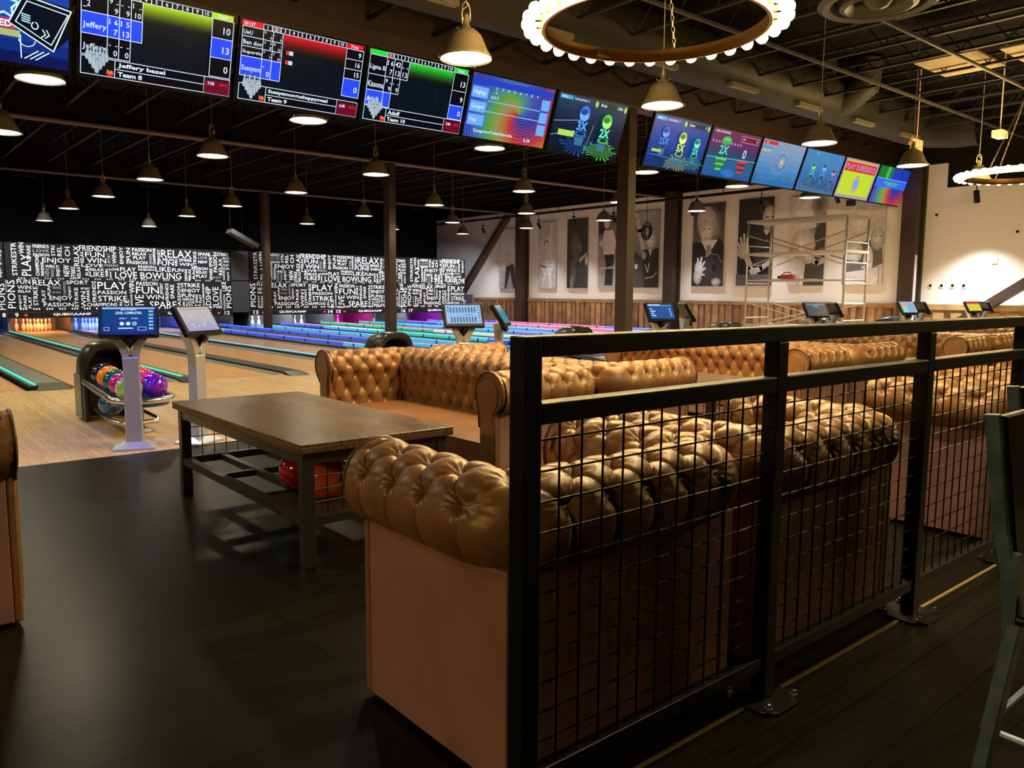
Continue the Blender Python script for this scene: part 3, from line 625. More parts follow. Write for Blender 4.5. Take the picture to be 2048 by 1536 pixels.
# ------------------------------------------------------------------ overhead screens
SW, SH = 1.56, .878
def U(x, y): return x / 16 * SW, y / 9 * SH
NAVY = (.002, .006, .016); WH = (.75, .85, 1.0); BL = (.02, .07, .9)
def pinshape(cv, cx, cy, h, m):
    p = [(.10, 0), (.16, .22), (.17, .34), (.09, .6), (.065, .74), (.09, .88), (.06, .98), (0, 1)]
    pts = [(cx + a * h, cy + b * h) for a, b in p] + [(cx - a * h, cy + b * h) for a, b in p[::-1][1:]]
    cv.poly(pts, m)
def T(cv, s, x, y, h, m, align='l', w=None, bold=.01):
    X, Y = U(x, y); cv.text(s, X, Y, h / 9 * SH, m, w=None if w is None else w / 16 * SW, align=align, box=w is not None, bold=bold)
def RC(cv, x, y, w, h, m): X, Y = U(x, y); a, b = U(w, h); cv.rect(X, Y, a, b, m)
def FR(cv, x, y, w, h, m, t=.007): X, Y = U(x, y); a, b = U(w, h); cv.frame(X, Y, a, b, t, m)
def score_screen(hd, rows, totals, foot, mph, hl, cw=1.15, nx=2.6, hlx=None, sel=0, tag0=''):
    cv = Canvas(); wh = em(WH, 1.0); bk = em((.0015, .005, .010)); cell = em((.001, .002, .006)); blue = em(BL, 1.0); H = em(hd, 1.0)
    cv.rect(0, 0, SW, SH, bk)
    X, Y = U(nx, 6.3); a, b = U(11.0, 2.2)
    for i in range(9):
        f = (i / 8) ** 2; cv.rect(X, Y + b * i / 9, a, b / 9 * 1.02, em(tuple(c * f + .006 * (1 - f) for c in hd))); cv.lay -= 1
    cv.lay += 1
    X, Y = U(8.2, 4.2); cv.ring(X, Y, SW * .2, SH * .3, .003, em((.01, .03, .06))); cv.ring(X, Y, SW * .17, SH * .2, .002, em((.008, .022, .05)))
    RC(cv, 0, 8.4, nx, .6, H); RC(cv, 13.5, 8.4, 2.5, .6, H); T(cv, 'Total', 14.2, 8.5, .36, wh); 
    if tag0: T(cv, tag0, .25, 8.5, .36, wh)
    for k in range(10):
        x = nx + k * (10.9 / 10); RC(cv, x, 8.35, 1.02, .62, em((.25, .12, .12)) if k == sel and sel >= 0 else cell); FR(cv, x, 8.35, 1.05, .62, wh, .005); T(cv, str(k + 1), x + .5, 8.46, .42, wh, 'c')
    y = 8.35
    for (nm, hgt, isb, cells) in rows:
        y -= hgt; m = blue if isb else cell
        RC(cv, 0, y, nx, hgt, m); FR(cv, .05, y, nx - .05, hgt, wh); T(cv, nm, .2, y + hgt * .2, min(.75, hgt * .45), wh, w=min(2.3, len(nm) * .36))
        for k, (a_, b_, c_) in enumerate(cells):
            RC(cv, nx + k * cw, y, cw, hgt, m); FR(cv, nx + k * cw, y, cw, hgt, wh)
            if a_: T(cv, a_, nx + k * cw + .15, y + hgt * .6, hgt * .26, wh)
            if b_: T(cv, b_, nx + (k + 1) * cw - .15, y + hgt * .6, hgt * .26, wh, 'r')
            if c_: T(cv, c_, nx + (k + 1) * cw - .15, y + hgt * .12, hgt * .28, wh, 'r')
    y = 8.35
    for (s, hgt, isb) in totals:
        y -= hgt; RC(cv, 13.5, y, 2.45, hgt, blue if isb else cell); FR(cv, 13.5, y, 2.42, hgt, wh); T(cv, s, 15.6, y + hgt * .25, min(.75, hgt * .5), wh, 'r')
    FR(cv, .05, .15, 15.9, 1.8, wh); RC(cv, 3.4, .2, 9.6, 1.7, cell); FR(cv, 3.4, .15, 9.6, 1.8, wh); FR(cv, 3.4, .15, 9.6, .9, wh)
    T(cv, foot[0], 3.7, 1.2, .55, wh, w=len(foot[0]) * .38, bold=.03); T(cv, foot[1], 3.7, .35, .5, wh, w=len(foot[1]) * .42, bold=.03)
    RC(cv, 13.0, .15, 2.95, 1.55, em((.14, .004, .02))); T(cv, mph, 13.4, 1.1, .36, wh, bold=.03); T(cv, 'MPH', 14.8, 1.1, .34, em((.6, .02, .03)))
    pm = em((.40, .48, .55)); pg = em((.10, .15, .22))
    for r in range(3, -1, -1):
        for k in range(r + 1):
            X, Y = U(1.6 + (k - r / 2) * .62, .35 + r * .42); pinshape(cv, X, Y, SH * .17, pg); pinshape(cv, X - .002, Y + .002, SH * .155, pm)
    X, Y = U(2.9, .55); cv.ell(X, Y, .035, .03, em((.7, .02, .02))); T(cv, '1st', 2.6, .5, .4, em((1, .45, .1)))
    return cv
def bigpin(cv, x, y, h, col, txt, tcol, star):
    X, Y = U(x, y); h = h / 9 * SH; c = em(col); d = em(tuple(q * .35 for q in col)); l = em(tuple(min(1, q * 1.5 + .15) for q in col))
    for k in range(22):
        a = 2 * PI * k / 22; r = h * random.uniform(.38, .62)
        cv.poly([(X + .01 * math.cos(a + .5), Y + .006 * math.sin(a + .5)), (X + r * 1.2 * math.cos(a), Y + r * .5 * math.sin(a)), (X + r * 1.15 * math.cos(a + .12), Y + r * .47 * math.sin(a + .12))], em(tuple(q * star * .6 for q in col)))
    cv.poly([(X - h * .13, Y), (X + h * .13, Y), (X + h * .2, Y + h * .3), (X - h * .2, Y + h * .3)], em((.04, .16, .28)))
    for k in range(9): cv.rect(X - h * .17 + k * h * .04, Y + h * .2, h * .02, h * .07, em((.005, .02, .05)))
    cv.ell(X, Y + h * .3, h * .21, h * .07, c); cv.ell(X, Y + h * .3, h * .15, h * .04, em((.004, .02, .05)))
    cv.ell(X, Y + h * .82, h * .19, h * .2, c); cv.ell(X, Y + h * .76, h * .17, h * .12, l); cv.ell(X - h * .03, Y + h * .86, h * .12, h * .08, d)
    cv.rect(X - h * .1, Y + h * .33, h * .2, h * .3, em((.01, .05, .16)))
    cv.text(txt, X, Y + h * .38, h * .24, em(tcol), align='c', bold=.03)
def top_bar(cv, name, score):
    RC(cv, .3, 8.2, 2.8, .6, em((.05, .35, .6))); T(cv, 'LEVEL 1', .6, 8.3, .36, em(WH)); T(cv, 'CHALLENGE 1/1', 3.6, 8.3, .34, em(WH)); X, Y = U(3.3, 8.5); cv.ring(X, Y, .02, .03, .006, em((.3, .8, 1)), a0=-1, a1=1)
    RC(cv, 8.6, 7.9, 6.9, .85, em((.005, .02, .04))); X, Y = U(8.6, 8.3); cv.ell(X, Y, .035, .05, em((.3, .7, .1))); X, Y = U(15.5, 8.3); cv.ell(X, Y, .03, .05, em((.3, .7, .1)))
    T(cv, name, 9.6, 8.1, .5, em(WH)); T(cv, score, 14.8, 8.1, .5, em(WH), 'r')
def rainbow(name, s=1.0):
    m = bpy.data.materials.new(name); m.use_nodes = True; nt = m.node_tree; N = nt.nodes; L = nt.links; b = N['Principled BSDF']
    b.inputs['Base Color'].default_value = (0, 0, 0, 1); b.inputs['Roughness'].default_value = .4
    tc = N.new('ShaderNodeTexCoord'); mp = N.new('ShaderNodeMapping'); mp.inputs['Location'].default_value = (-.95, .43, 0); mp.inputs['Rotation'].default_value = (PI / 2, 0, 0)
    L.new(tc.outputs['Object'], mp.inputs['Vector']); g = N.new('ShaderNodeTexGradient'); g.gradient_type = 'RADIAL'; L.new(mp.outputs[0], g.inputs['Vector'])
    ln = N.new('ShaderNodeVectorMath'); ln.operation = 'LENGTH'; L.new(mp.outputs[0], ln.inputs[0])
    a = N.new('ShaderNodeMath'); a.operation = 'MULTIPLY_ADD'; a.inputs[1].default_value = .75; L.new(ln.outputs['Value'], a.inputs[0]); L.new(g.outputs['Fac'], a.inputs[2])
    ad = N.new('ShaderNodeMath'); ad.inputs[1].default_value = .38; L.new(a.outputs[0], ad.inputs[0])
    fr = N.new('ShaderNodeMath'); fr.operation = 'FRACT'; L.new(ad.outputs[0], fr.inputs[0])
    cr = N.new('ShaderNodeValToRGB'); e = cr.color_ramp.elements; e[0].position = 0; e[0].color = (.02, .08, .75, 1); e[1].position = 1; e[1].color = (.02, .08, .75, 1)
    for p, c in ((.16, (.02, .03, .45, 1)), (.3, (.35, .01, .25, 1)), (.42, (.85, .03, .03, 1)), (.52, (.7, .25, .05, 1)), (.62, (.45, .45, .12, 1)), (.74, (.12, .55, .05, 1)), (.86, (.04, .3, .5, 1))):
        q = e.new(p); q.color = c
    L.new(fr.outputs[0], cr.inputs[0])
    wv = N.new('ShaderNodeMath'); wv.operation = 'MULTIPLY_ADD'; wv.inputs[1].default_value = 9; L.new(a.outputs[0], wv.inputs[0]); wl = N.new('ShaderNodeMath'); wl.operation = 'MULTIPLY'; wl.inputs[1].default_value = 14; L.new(ln.outputs['Value'], wl.inputs[0]); L.new(wl.outputs[0], wv.inputs[2])
    f2 = N.new('ShaderNodeMath'); f2.operation = 'FRACT'; L.new(wv.outputs[0], f2.inputs[0]); gt = N.new('ShaderNodeMath'); gt.operation = 'GREATER_THAN'; gt.inputs[1].default_value = .88; L.new(f2.outputs[0], gt.inputs[0])
    mx = N.new('ShaderNodeMix'); mx.data_type = 'RGBA'; mx.inputs[7].default_value = (.45, .6, .6, 1); ml = N.new('ShaderNodeMath'); ml.operation = 'MULTIPLY'; ml.inputs[1].default_value = .5; L.new(gt.outputs[0], ml.inputs[0]); L.new(ml.outputs[0], mx.inputs[0]); L.new(cr.outputs[0], mx.inputs[6])
    L.new(mx.outputs[2], b.inputs['Emission Color']); b.inputs['Emission Strength'].default_value = s
    return m
def screen_7():
    cv = Canvas(); cv.grad(0, 0, SW, SH, [(.003, .008, .09), (.01, .06, .45), (.01, .04, .3)]); w = em((.5, .85, 1)); w2 = em((.75, .95, 1))
    T(cv, '6100', 9.2, 7.6, .9, w2, bold=.03); X, Y = U(13.2, 7.6); cv.ell(X, Y, .06, .13, em((.02, .06, .8)), rot=.3)
    X, Y = U(10.2, 5.4); pts = []
    for k in range(10):
        r = .13 if k % 2 == 0 else .07; a = PI / 2 + k * PI / 5; pts.append((X + r * math.cos(a), Y + r * math.sin(a)))
    cv.poly(pts, em((.02, .1, .45))); cv.line(pts, .02, w, True)
    RC(cv, 6, 3.2, 5.2, 1.0, em((.6, .03, .1))); RC(cv, 6, 2.5, 5.6, .65, em((.4, .5, .15))); T(cv, 'LOCKED', 7.3, 3.35, .65, w2, w=3.6, bold=.03)
    q = [U(*p) for p in ((11.8, 6.7), (16, 6.2), (16, 3.2), (14.6, 1.6), (10.6, 3.7))]; cv.poly(q, em((.001, .004, .012)))
    q = [U(*p) for p in ((11.9, 6.6), (16.2, 5.9), (14.6, 1.7), (10.6, 3.8))]; cv.line(q, .012, w2, True)
    q = [U(*p) for p in ((12.2, 6.1), (15.9, 5.5), (14.4, 2.3), (11.2, 4.0))]; cv.line(q, .009, w2, True)
    for k in range(4): X, Y = U(11.75, 4.2 + k * .22); cv.line([(X, Y), (X + .07, Y - .012)], .011, w)
    X, Y = U(12.9, 3.9); cv.ring(X, Y, .028, .032, .01, w2, a0=2, a1=7.6)
    for k in (0, .35): X, Y = U(13.6 + k, 3.2); cv.line([(X, Y + .045), (X + .025, Y), (X - .01, Y - .03)], .01, w2)
    for k in (0, .5, 1.0): a = U(12.0 + k, .6); b = U(13.2 + k, 1.5); cv.line([a, b], .01, w2)
    a = U(11.6, 2.8); b = U(11.7, .6); cv.line([a, b], .01, w2); X, Y = U(12.2, 2.4); cv.ring(X, Y, .07, .06, .009, w, a0=PI, a1=2 * PI)
    return cv
def screen_8(): return score_screen((.45, .75, .02), [('_2', 2.0, 0, [('9', '-', '9'), ('-', '-', '9'), ('1', '-', '10')]), ('Jeffery', 2.15, 1, [('1', '6', '7'), ('1', '5', '13'), ('', '', '')]), ('Jeffery', 2.1, 0, [('-', '-', '0'), ('-', '-', '0')])],
    [('10', 2.0, 0), ('13', 2.15, 1), ('0', 2.1, 0)], ('Jeffery bazel', 'Team 8'), '7.03', 0, sel=2)
def screen_9():
    cv = score_screen((.75, .01, .02), [('UwU', 1.1, 0, [('9', '-', '9'), ('-', '-', '9')]), ('Ben dov', 1.1, 0, [('3', '5', '8'), ('8', '-', '16')]), ('Superthi', 1.1, 0, [('7', '-', '7'), ('7', '1', '15')]), ('Sussyam', 2.2, 1, [('-', '', '0'), ('', '', '')])],
    [('9', 1.2, 0), ('16', 1.2, 0), ('15', 1.2, 0), ('0', 2.2, 1)], ('Sussyamongushappymeal', 'Team 9'), '6.98', 0, cw=1.2, sel=1, tag0='561:27')
    for y in (6.1, 5.0): X, Y = U(5.4, y); cv.rect(X, Y, .04, .045, em((.7, .03, .03))); cv.rect(X + .04, Y, .05, .045, em((.6, .7, .8)))
    return cv
def screen_10(): return score_screen((.03, .7, .04), [('Ligma B', 2.4, 0, [('1', '6', '7'), ('4', '2', '13'), ('-', '-', '13')]), ('Kissoma', 2.0, 0, [('9', '-', '9'), ('-', '-', '9')]), ('Adolf', 1.9, 1, [('', '', '')])],
    [('13', 2.4, 0), ('9', 2.0, 0), ('0', 1.9, 1)], ('Adolf', 'Team 10'), '7.88', 0, sel=0)
def swirl_screen(kind):
    cv = Canvas(); cv.rect(0, 0, SW, SH, MATS.get('swirl') or MATS.setdefault('swirl', rainbow('swirl_art', .55))); bt = em((.05, .22, .75)); bl = em((.15, .4, .95))
    if kind == 11:
        RC(cv, 0, 7.6, 16, .9, em((.015, .05, .55)))
        for nm, y in (('Higjhgy', 5.6), ('Quagmi', 3.6), ('Omg', 1.7)):
            RC(cv, .2, y, 3.1, 1.7, bt); RC(cv, .3, y + .1, 2.9, 1.45, bl); T(cv, nm, .5, y + .45, .7, em(WH), w=2.4 if len(nm) > 3 else 1.3)
        for y in (5.6, 3.7, 1.8): RC(cv, 13.8, y, 1.7, 1.6, bl)
        RC(cv, 3.3, 3.9, 10.4, .12, em((.3, .5, .7))); RC(cv, 3.3, 5.4, 10.4, .12, em((.3, .5, .7)))
        for k, s in enumerate('2345678910'[:8]): T(cv, s, 4.6 + k * 1.15, 7.2, .4, em(WH), 'c')
        T(cv, '- -3', 4, 6.6, .4, em(WH)); T(cv, '0 0 3', 3.8, 5.8, .5, em(WH))
        T(cv, 'QuagmireToiletGame3a', 1.6, .7, .6, em(WH), w=7.6); T(cv, '6.34', 11.6, .5, .55, em(WH)); 
    else:
        RC(cv, 0, 5.3, 7, 3.7, em((.01, .16, .03))); RC(cv, 4, 5.3, 1.5, 3.7, em((.03, .45, .08))); RC(cv, 7, 5.3, 9, 3.7, em((.01, .04, .4)))
        RC(cv, 0, 4.0, 16, 2.0, em((.02, .14, .8))); RC(cv, 0, 6.0, 16, .15, em((.2, .5, 1))); T(cv, 'TARGETS', 5, 4.4, .7, em((.1, .5, .6)), w=6)
        RC(cv, 4, 5.0, 8, .4, em((.1, .4, .15)))
    return cv
def screen_12():
    cv = Canvas(); cv.grad(0, 0, SW, SH, [(.002, .008, .02), (.003, .012, .04), (.008, .04, .10)]); wl = em((.35, .5, .6))
    for a, b in (((0, 2.4), (5, 3.6)), ((0, 4.6), (6, 5.4)), ((8, .2), (9, 5)), ((14.5, 1.2), (11.5, 4.2))): cv.line([U(*a), U(*b)], .008, wl)
    top_bar(cv, 'Brian', '1500'); bigpin(cv, 6.2, 1.4, 6.2, (.03, .16, .8), '3X', (.1, .35, 1), .6); bigpin(cv, 11.5, 1.0, 6.0, (.12, .62, .06), '2X', (.15, .9, .45), 1)
    RC(cv, 1.0, 2.6, 3.6, .9, em((.45, .7, .1))); return cv
def screen_13():
    cv = Canvas(); cv.grad(0, 0, SW, SH, [(.004, .03, .16), (.008, .05, .3), (.01, .06, .32)]); top_bar(cv, 'Setter', '0')
    bigpin(cv, 3.6, 2.2, 5, (.02, .12, .5), '25X', (.05, .25, .7), .35); bigpin(cv, 8.4, 1.2, 5.6, (.4, .55, .08), '5X', (.65, .85, .1), 1); bigpin(cv, 12.6, 1.6, 4.6, (.06, .45, .25), '2X', (.1, .8, .4), .9)
    RC(cv, .4, 2.7, 2.6, .5, em((.4, .6, .1))); cv.line([U(0, 2.2), U(16, 1.6)], .006, em((.2, .4, .6))); return cv
def screen_14():
    cv = Canvas(); cv.grad(0, 0, SW, SH, [(.01, .09, .3), (.015, .12, .25), (.01, .05, .12), (.12, .02, .12), (.16, .03, .08)]); 
    for k in range(10): X, Y = U(.8 + k, 6.6); cv.ell(X, Y, .025, .025, em((.4, .3, .35)))
    X, Y = U(5, 7.0); cv.ell(X, Y, .15, .08, em((.05, .4, .08))); cv.ell(X, Y + .02, .12, .025, em((.1, .6, .15)))
    RC(cv, 9.4, 7.3, 6, 1.1, em((.16, .01, .03))); FR(cv, 9.4, 7.3, 6, 1.1, em((.7, .5, .6))); T(cv, 'Jack', 9.9, 7.6, .5, em(WH)); T(cv, '0', 14.6, 7.6, .5, em(WH))
    T(cv, '2X', 3.4, 4.4, 1.7, em((.08, .7, .45)), bold=.03); T(cv, '0', 11.2, 4.2, 1.8, em((.5, .6, .9)), bold=.02); cv.line([U(0, 3.6), U(16, 3.9)], .02, em((.1, .4, .5)))
    for x, c in ((4.6, (.12, .65, .03)), (11.8, (.7, .02, .03))):
        for k in range(5): X, Y = U(x, 1.3 + k * .5); r = .09 + .02 * k; cv.rect(X - r, Y, 2 * r, .036, em(c if k % 2 == 0 else tuple(q * .3 for q in c)))
    X, Y = U(8, 1.0); cv.ell(X, Y, .22, .07, em((.02, .16, .5))); T(cv, 'LEVEL CHALLENGE', .6, 8.3, .4, em(WH)); return cv
def screen_15():
    cv = Canvas(); cv.grad(0, 0, SW, SH, [(.02, .16, .42), (.06, .22, .48), (.16, .28, .48), (.24, .32, .5)])
    X, Y = U(8.6, 5.0)
    for r, c in ((.33, (.16, .24, .42)), (.30, (.2, .3, .5))): cv.ring(X - .05, Y + .05, r, r * .9, .01, em(c))
    for r, c in ((.155, (.03, .09, .2)), (.14, (.16, .3, .5)), (.105, (.35, .42, .5)), (.09, (.08, .2, .4)), (.07, (.4, .4, .45)), (.045, (.7, .35, .12)), (.02, (.9, .7, .4))): cv.ell(X, Y, r, r, em(c))
    rg = random.Random(5)
    for k in range(14): a = rg.uniform(0, 16); b = rg.uniform(0, 1.6); cv.line([U(a, b), U(a + .5, b + .6), U(a + .4, b + 1.0)], .012, em((.01, .04, .12)))
    RC(cv, .2, 8.1, 5, .7, em((.6, .03, .03))); T(cv, '3 3', 1, 8.2, .45, em(WH)); RC(cv, .2, 7.3, 3.5, .4, em((.05, .3, .6))); RC(cv, .2, 6.6, 3.2, .4, em((.45, .5, .1))); return cv
def screen_16():
    cv = Canvas(); cv.grad(0, 0, SW, SH, [(.05, .14, .3), (.03, .13, .38), (.05, .2, .45), (.06, .22, .45)]); T(cv, 'LEVEL', 4, 8.2, .4, em((.3, .5, .7)))
    bigpin(cv, 4.2, 2.0, 4.4, (.05, .35, .2), '2X', (.15, .6, .4), .4); bigpin(cv, 8.4, 2.0, 4.6, (.04, .2, .5), '5X', (.1, .35, .7), .4); bigpin(cv, 12.4, 1.6, 4.2, (.18, .12, .24), '0', (.3, .25, .45), .3); return cv
def screen_17():
    cv = Canvas(); cv.rect(0, 0, SW, SH, em((.38, .30, .34))); RC(cv, .6, .7, 14.6, 7.9, em((.50, .66, .03))); RC(cv, .6, 6.1, 14.6, 2.3, em((.6, .03, .04))); FR(cv, .6, 8.3, 14.6, .12, em((1, .4, .05)))
    T(cv, 'PLAY SUPERBOO', 1.0, 6.5, 1.4, em((.5, .25, .45)), w=13.6, bold=.02); X, Y = U(7.8, 3.4); cv.ell(X, Y, .15, .19, em((.6, .05, .05))); cv.ell(X, Y, .13, .17, em((.7, .7, .4))); cv.ell(X, Y, .11, .15, em((.15, .35, .8))); return cv
SCR = {7: (screen_7, 'deep blue hanging screen with glowing tablet and star outlines at the left edge'), 8: (screen_8, 'hanging scoreboard screen with a yellow-green header, Team 8'),
       9: (screen_9, 'hanging scoreboard screen with a red header, Team 9'), 10: (screen_10, 'hanging scoreboard screen with a bright green header, Team 10'),
       11: (lambda: swirl_screen(11), 'hanging screen with rainbow swirl background and blue name boxes'), 12: (screen_12, 'dark hanging screen with a blue 3X pin and green 2X pin'),
       13: (screen_13, 'deep blue hanging screen with three glowing pins, just right of the column'), 14: (screen_14, 'hanging screen with 2X and striped green and red cups'),
       15: (screen_15, 'pale blue hanging screen with a round target'), 16: (screen_16, 'hazy blue hanging screen with three faint pins, between the target and yellow screens'),
       17: (screen_17, 'yellow hanging screen with a red banner across its top'), 18: (lambda: swirl_screen(18), 'last hanging screen with green top, blue bar and rainbow swirl')}
TVY = 9.55
for n, (fn, lab) in SCR.items():
    x0 = (2.0 + (n - 8) * 1.66) if n <= 12 else (10.93 + (n - 13) * 1.655)
    t = thing('overhead_screen', (x0 + .03, TVY, 3.54), lab, 'screen', 'overhead lane screens')
    t.rotation_euler = (math.radians(19), 0, 0)
    MB().box(-.015, SW + .045, .003, .06, -.015, SH + .045).build('housing', BLACKP, t, bevel=.004)
    cv = fn(); cv.build('display', t, loc=(.015, -.001, .015))
    MB().box(SW * .42, SW * .58, .06, .12, SH * .5, SH + .02).tube([(SW / 2, .08, SH * .7), (SW / 2, .30, .875), (SW / 2, .33, .85)], .02, 8).build('bracket', BLACKP, t)

# ------------------------------------------------------------------ ball returns and consoles
BALLM = {}
def ball_mat(name, c1, c2):
    m = bpy.data.materials.new(name); m.use_nodes = True; N = m.node_tree.nodes; L = m.node_tree.links; b = N['Principled BSDF']
    tc = N.new('ShaderNodeTexCoord'); nz = N.new('ShaderNodeTexNoise'); nz.inputs['Scale'].default_value = 9; nz.inputs['Detail'].default_value = 5; nz.inputs['Distortion'].default_value = 1.5
    L.new(tc.outputs['Object'], nz.inputs['Vector']); cr = N.new('ShaderNodeValToRGB'); cr.color_ramp.elements[0].color = (*c1, 1); cr.color_ramp.elements[0].position = .42; cr.color_ramp.elements[1].color = (*c2, 1); cr.color_ramp.elements[1].position = .6
    L.new(nz.outputs['Fac'], cr.inputs[0]); L.new(cr.outputs[0], b.inputs['Base Color']); b.inputs['Roughness'].default_value = .12; b.inputs['Coat Weight'].default_value = .6; b.inputs['Coat Roughness'].default_value = .05
    return m
def ball(loc, name, c1, c2, label, group=None, hole=(0, -.6, .8), r=.113, mark=False):
    h = Vector(hole).normalized(); q = Vector((0, 0, 1)).rotation_difference(h)
    o = MB().sphere((0, 0, 0), r, 32, 20).build('bowling_ball', ball_mat(name, c1, c2), smooth=True); o.location = loc
    tag(o, label, 'bowling ball', group)
    hb = MB()
    for (a, b) in ((-.016, .0), (.016, .0), (0, -.055)):
        d = Vector((a, b, math.sqrt(r * r - a * a - b * b))); n = d.normalized(); cc = d + n * .0006
        s1 = n.cross(Vector((1, 0, 0))).normalized(); s2 = n.cross(s1); rr = .0115 if b == 0 else .014
        vs = [q @ (cc + s1 * rr * math.cos(2 * PI * k / 14) + s2 * rr * math.sin(2 * PI * k / 14)) for k in range(14)]
        hb.add(vs, [tuple(range(14))])
    hb.build('finger_holes', mat('hole_black', (.008, .004, .004), .6), o)
    if mark:
        cv = Canvas(0); cv.text('12', -.02, -.01, .022, mat('ball_print', (.8, .75, .75), .4), bold=.02); cv.rect(-.022, -.03, .05, .012, mat('ball_print', (.8, .75, .75), .4))
        d = q @ Vector((0, -.075, .075)).normalized(); m = cv.build('printed_mark', o); m.rotation_mode = 'QUATERNION'; m.rotation_quaternion = Vector((0, -1, 0)).rotation_difference(d); m.location = d * (r + .0008)
    return o
def arch(hw, h, y, n=18, r=.85):
    pts = []
    for i in range(n + 1):
        a = PI * i / n; c = math.cos(a); s = math.sin(a); k = .55
        x = -hw * math.copysign(abs(c) ** k, c); z = h * (.55 + .45 * abs(s) ** .8) if 0 < i < n else h * .55
        pts.append((x, y, z))
    return [(-hw, y, 0)] + pts + [(hw, y, 0)]
def make_return():
    t = thing('ball_return', (0, 0, 0), '', 'ball return')
    def skin(secs, name, m):
        vs = []; fs = []; n = None
        for (hw, h, y) in secs: a = arch(hw, h, y); n = len(a); vs += a
        for i in range(len(secs) - 1):
            for k in range(n - 1): fs.append((i * n + k, i * n + k + 1, (i + 1) * n + k + 1, (i + 1) * n + k))
        fs.append(tuple(range(len(vs) - n, len(vs))))
        if name == 'hood': fs.append(tuple(range(n)))
        mb = MB(); mb.add(vs, fs); return mb.build(name, m, t, smooth=True, auto=50)
    o = skin([(.06, .35, .72), (.17, .60, .62), (.235, .74, .42), (.26, .79, .18), (.262, .79, .02), (.25, .775, -.02), (.225, .735, -.025), (.205, .70, .0), (.2, .66, .25), (.19, .6, .45)], 'hood', mat('hood_plastic', (.016, .018, .018), .3, spec=.35))
    MB().box(-.272, -.258, .06, .34, .02, .46).build('side_trim', mat('hood_trim', (.06, .13, .14), .25), t, bevel=.006)
    rim = [(-.25, -.02, .40), (-.25, -1.05, .33)] + [(-.25 * math.cos(a), -1.05 - .25 * math.sin(a), .33) for a in [PI * k / 10 for k in range(1, 10)]] + [(.25, -1.05, .33), (.25, -.02, .40)]
    MB().tube(rim, .028, 12).build('rim_rail', CHROME, t, smooth=True)
    tr = [(-.23, -.02, .37), (-.23, -1.05, .30)] + [(-.23 * math.cos(a), -1.05 - .23 * math.sin(a), .30) for a in [PI * k / 10 for k in range(1, 10)]] + [(.23, -1.05, .30), (.23, -.02, .37)]
    m = MB(); m.add(tr + [(p[0], p[1], p[2] - .03) for p in tr], [tuple(range(len(tr))), tuple(range(2 * len(tr) - 1, len(tr) - 1, -1))] + [(i, (i + 1) % len(tr), (i + 1) % len(tr) + len(tr), i + len(tr)) for i in range(len(tr))])
    m.build('ball_tray', mat('tray_blue_lit', (.04, .12, .5), .3), t)  # blue light falling on the tray is put into its colour
    lr = [(-.17, .0, .13), (-.2, -.8, .10), (-.14, -1.0, .10), (.14, -1.0, .10), (.2, -.8, .10), (.17, 0, .13)]
    MB().tube(lr, .021, 8).build('lower_rail', CHROME, t, smooth=True)
    MB().box(-.04, .04, -.95, -.87, 0, .3).build('pedestal', mat('pedestal_grey', (.25, .24, .2), .4, metal=.5), t, bevel=.01)
    MB().lathe([(.13, 0), (.13, .012), (.06, .03), (.05, .05)], (0, -.91, 0), 24).build('foot', mat('pedestal_grey', (.25, .24, .2), .4, metal=.5), t, smooth=True, auto=40)
    return t
RY = 8.65
ret = make_return(); ret.location = (2.0, RY, 0); ret['label'] = 'black hooded ball return loaded with coloured balls behind the nearest console'; ret['group'] = 'ball returns'
for x, l in ((5.33, 'ball return whose black hood rises just behind the leather sofa arm'), (8.65, 'ball return seen through the railing beyond the first pair of sofas'), (12.6, 'ball return mostly hidden behind the railing posts, fourth from the left'), (15.95, 'ball return mostly hidden behind the railing, second from the right wall'), (19.25, 'ball return nearest the right wall')):
    dup(ret, (x, RY, 0), 0, l, 'ball returns')
G = 'balls on the nearest ball return'
for (x, y, z, nm, a, b, l) in ((1.88, 8.42, .505, 'navy', (.01, .015, .05), (.03, .05, .16), 'dark navy bowling ball deepest in the hood'), (1.88, 8.2, .49, 'orangeb', (.9, .22, .01), (1, .35, .03), 'orange bowling ball second from the hood on the rack'),
                       (1.88, 7.98, .475, 'greenb', (.01, .09, .06), (.02, .16, .1), 'dark green bowling ball between the orange and magenta ones'), (1.88, 7.76, .46, 'magb', (.5, .02, .2), (.75, .06, .35), 'magenta bowling ball beside the dark green one'),
                       (1.88, 7.54, .445, 'paleb', (.3, .55, .15), (.65, .8, .6), 'pale marbled green bowling ball behind the console post'), (2.12, 8.1, .482, 'redor', (.8, .06, .01), (.95, .14, .02), 'red-orange bowling ball right of the console post'),
                       (2.12, 7.88, .467, 'magr', (.6, .02, .18), (.8, .05, .3), 'hot pink bowling ball between red-orange and purple'), (2.12, 7.62, .45, 'purple', (.08, .01, .5), (.35, .01, .4), 'purple bowling ball at the right end of the rack')):
    ball((x, y, z - .02), nm, a, b, l, G, hole=(.3, -.8, .6))
ball((1.87, 8.14, .232), 'blueb', (.015, .09, .22), (.03, .16, .36), 'dark blue bowling ball low on the lower rail of the ball return', None, hole=(-.4, .5, .5))
BH = [(5.2, 8.1), (5.2, 7.85)]
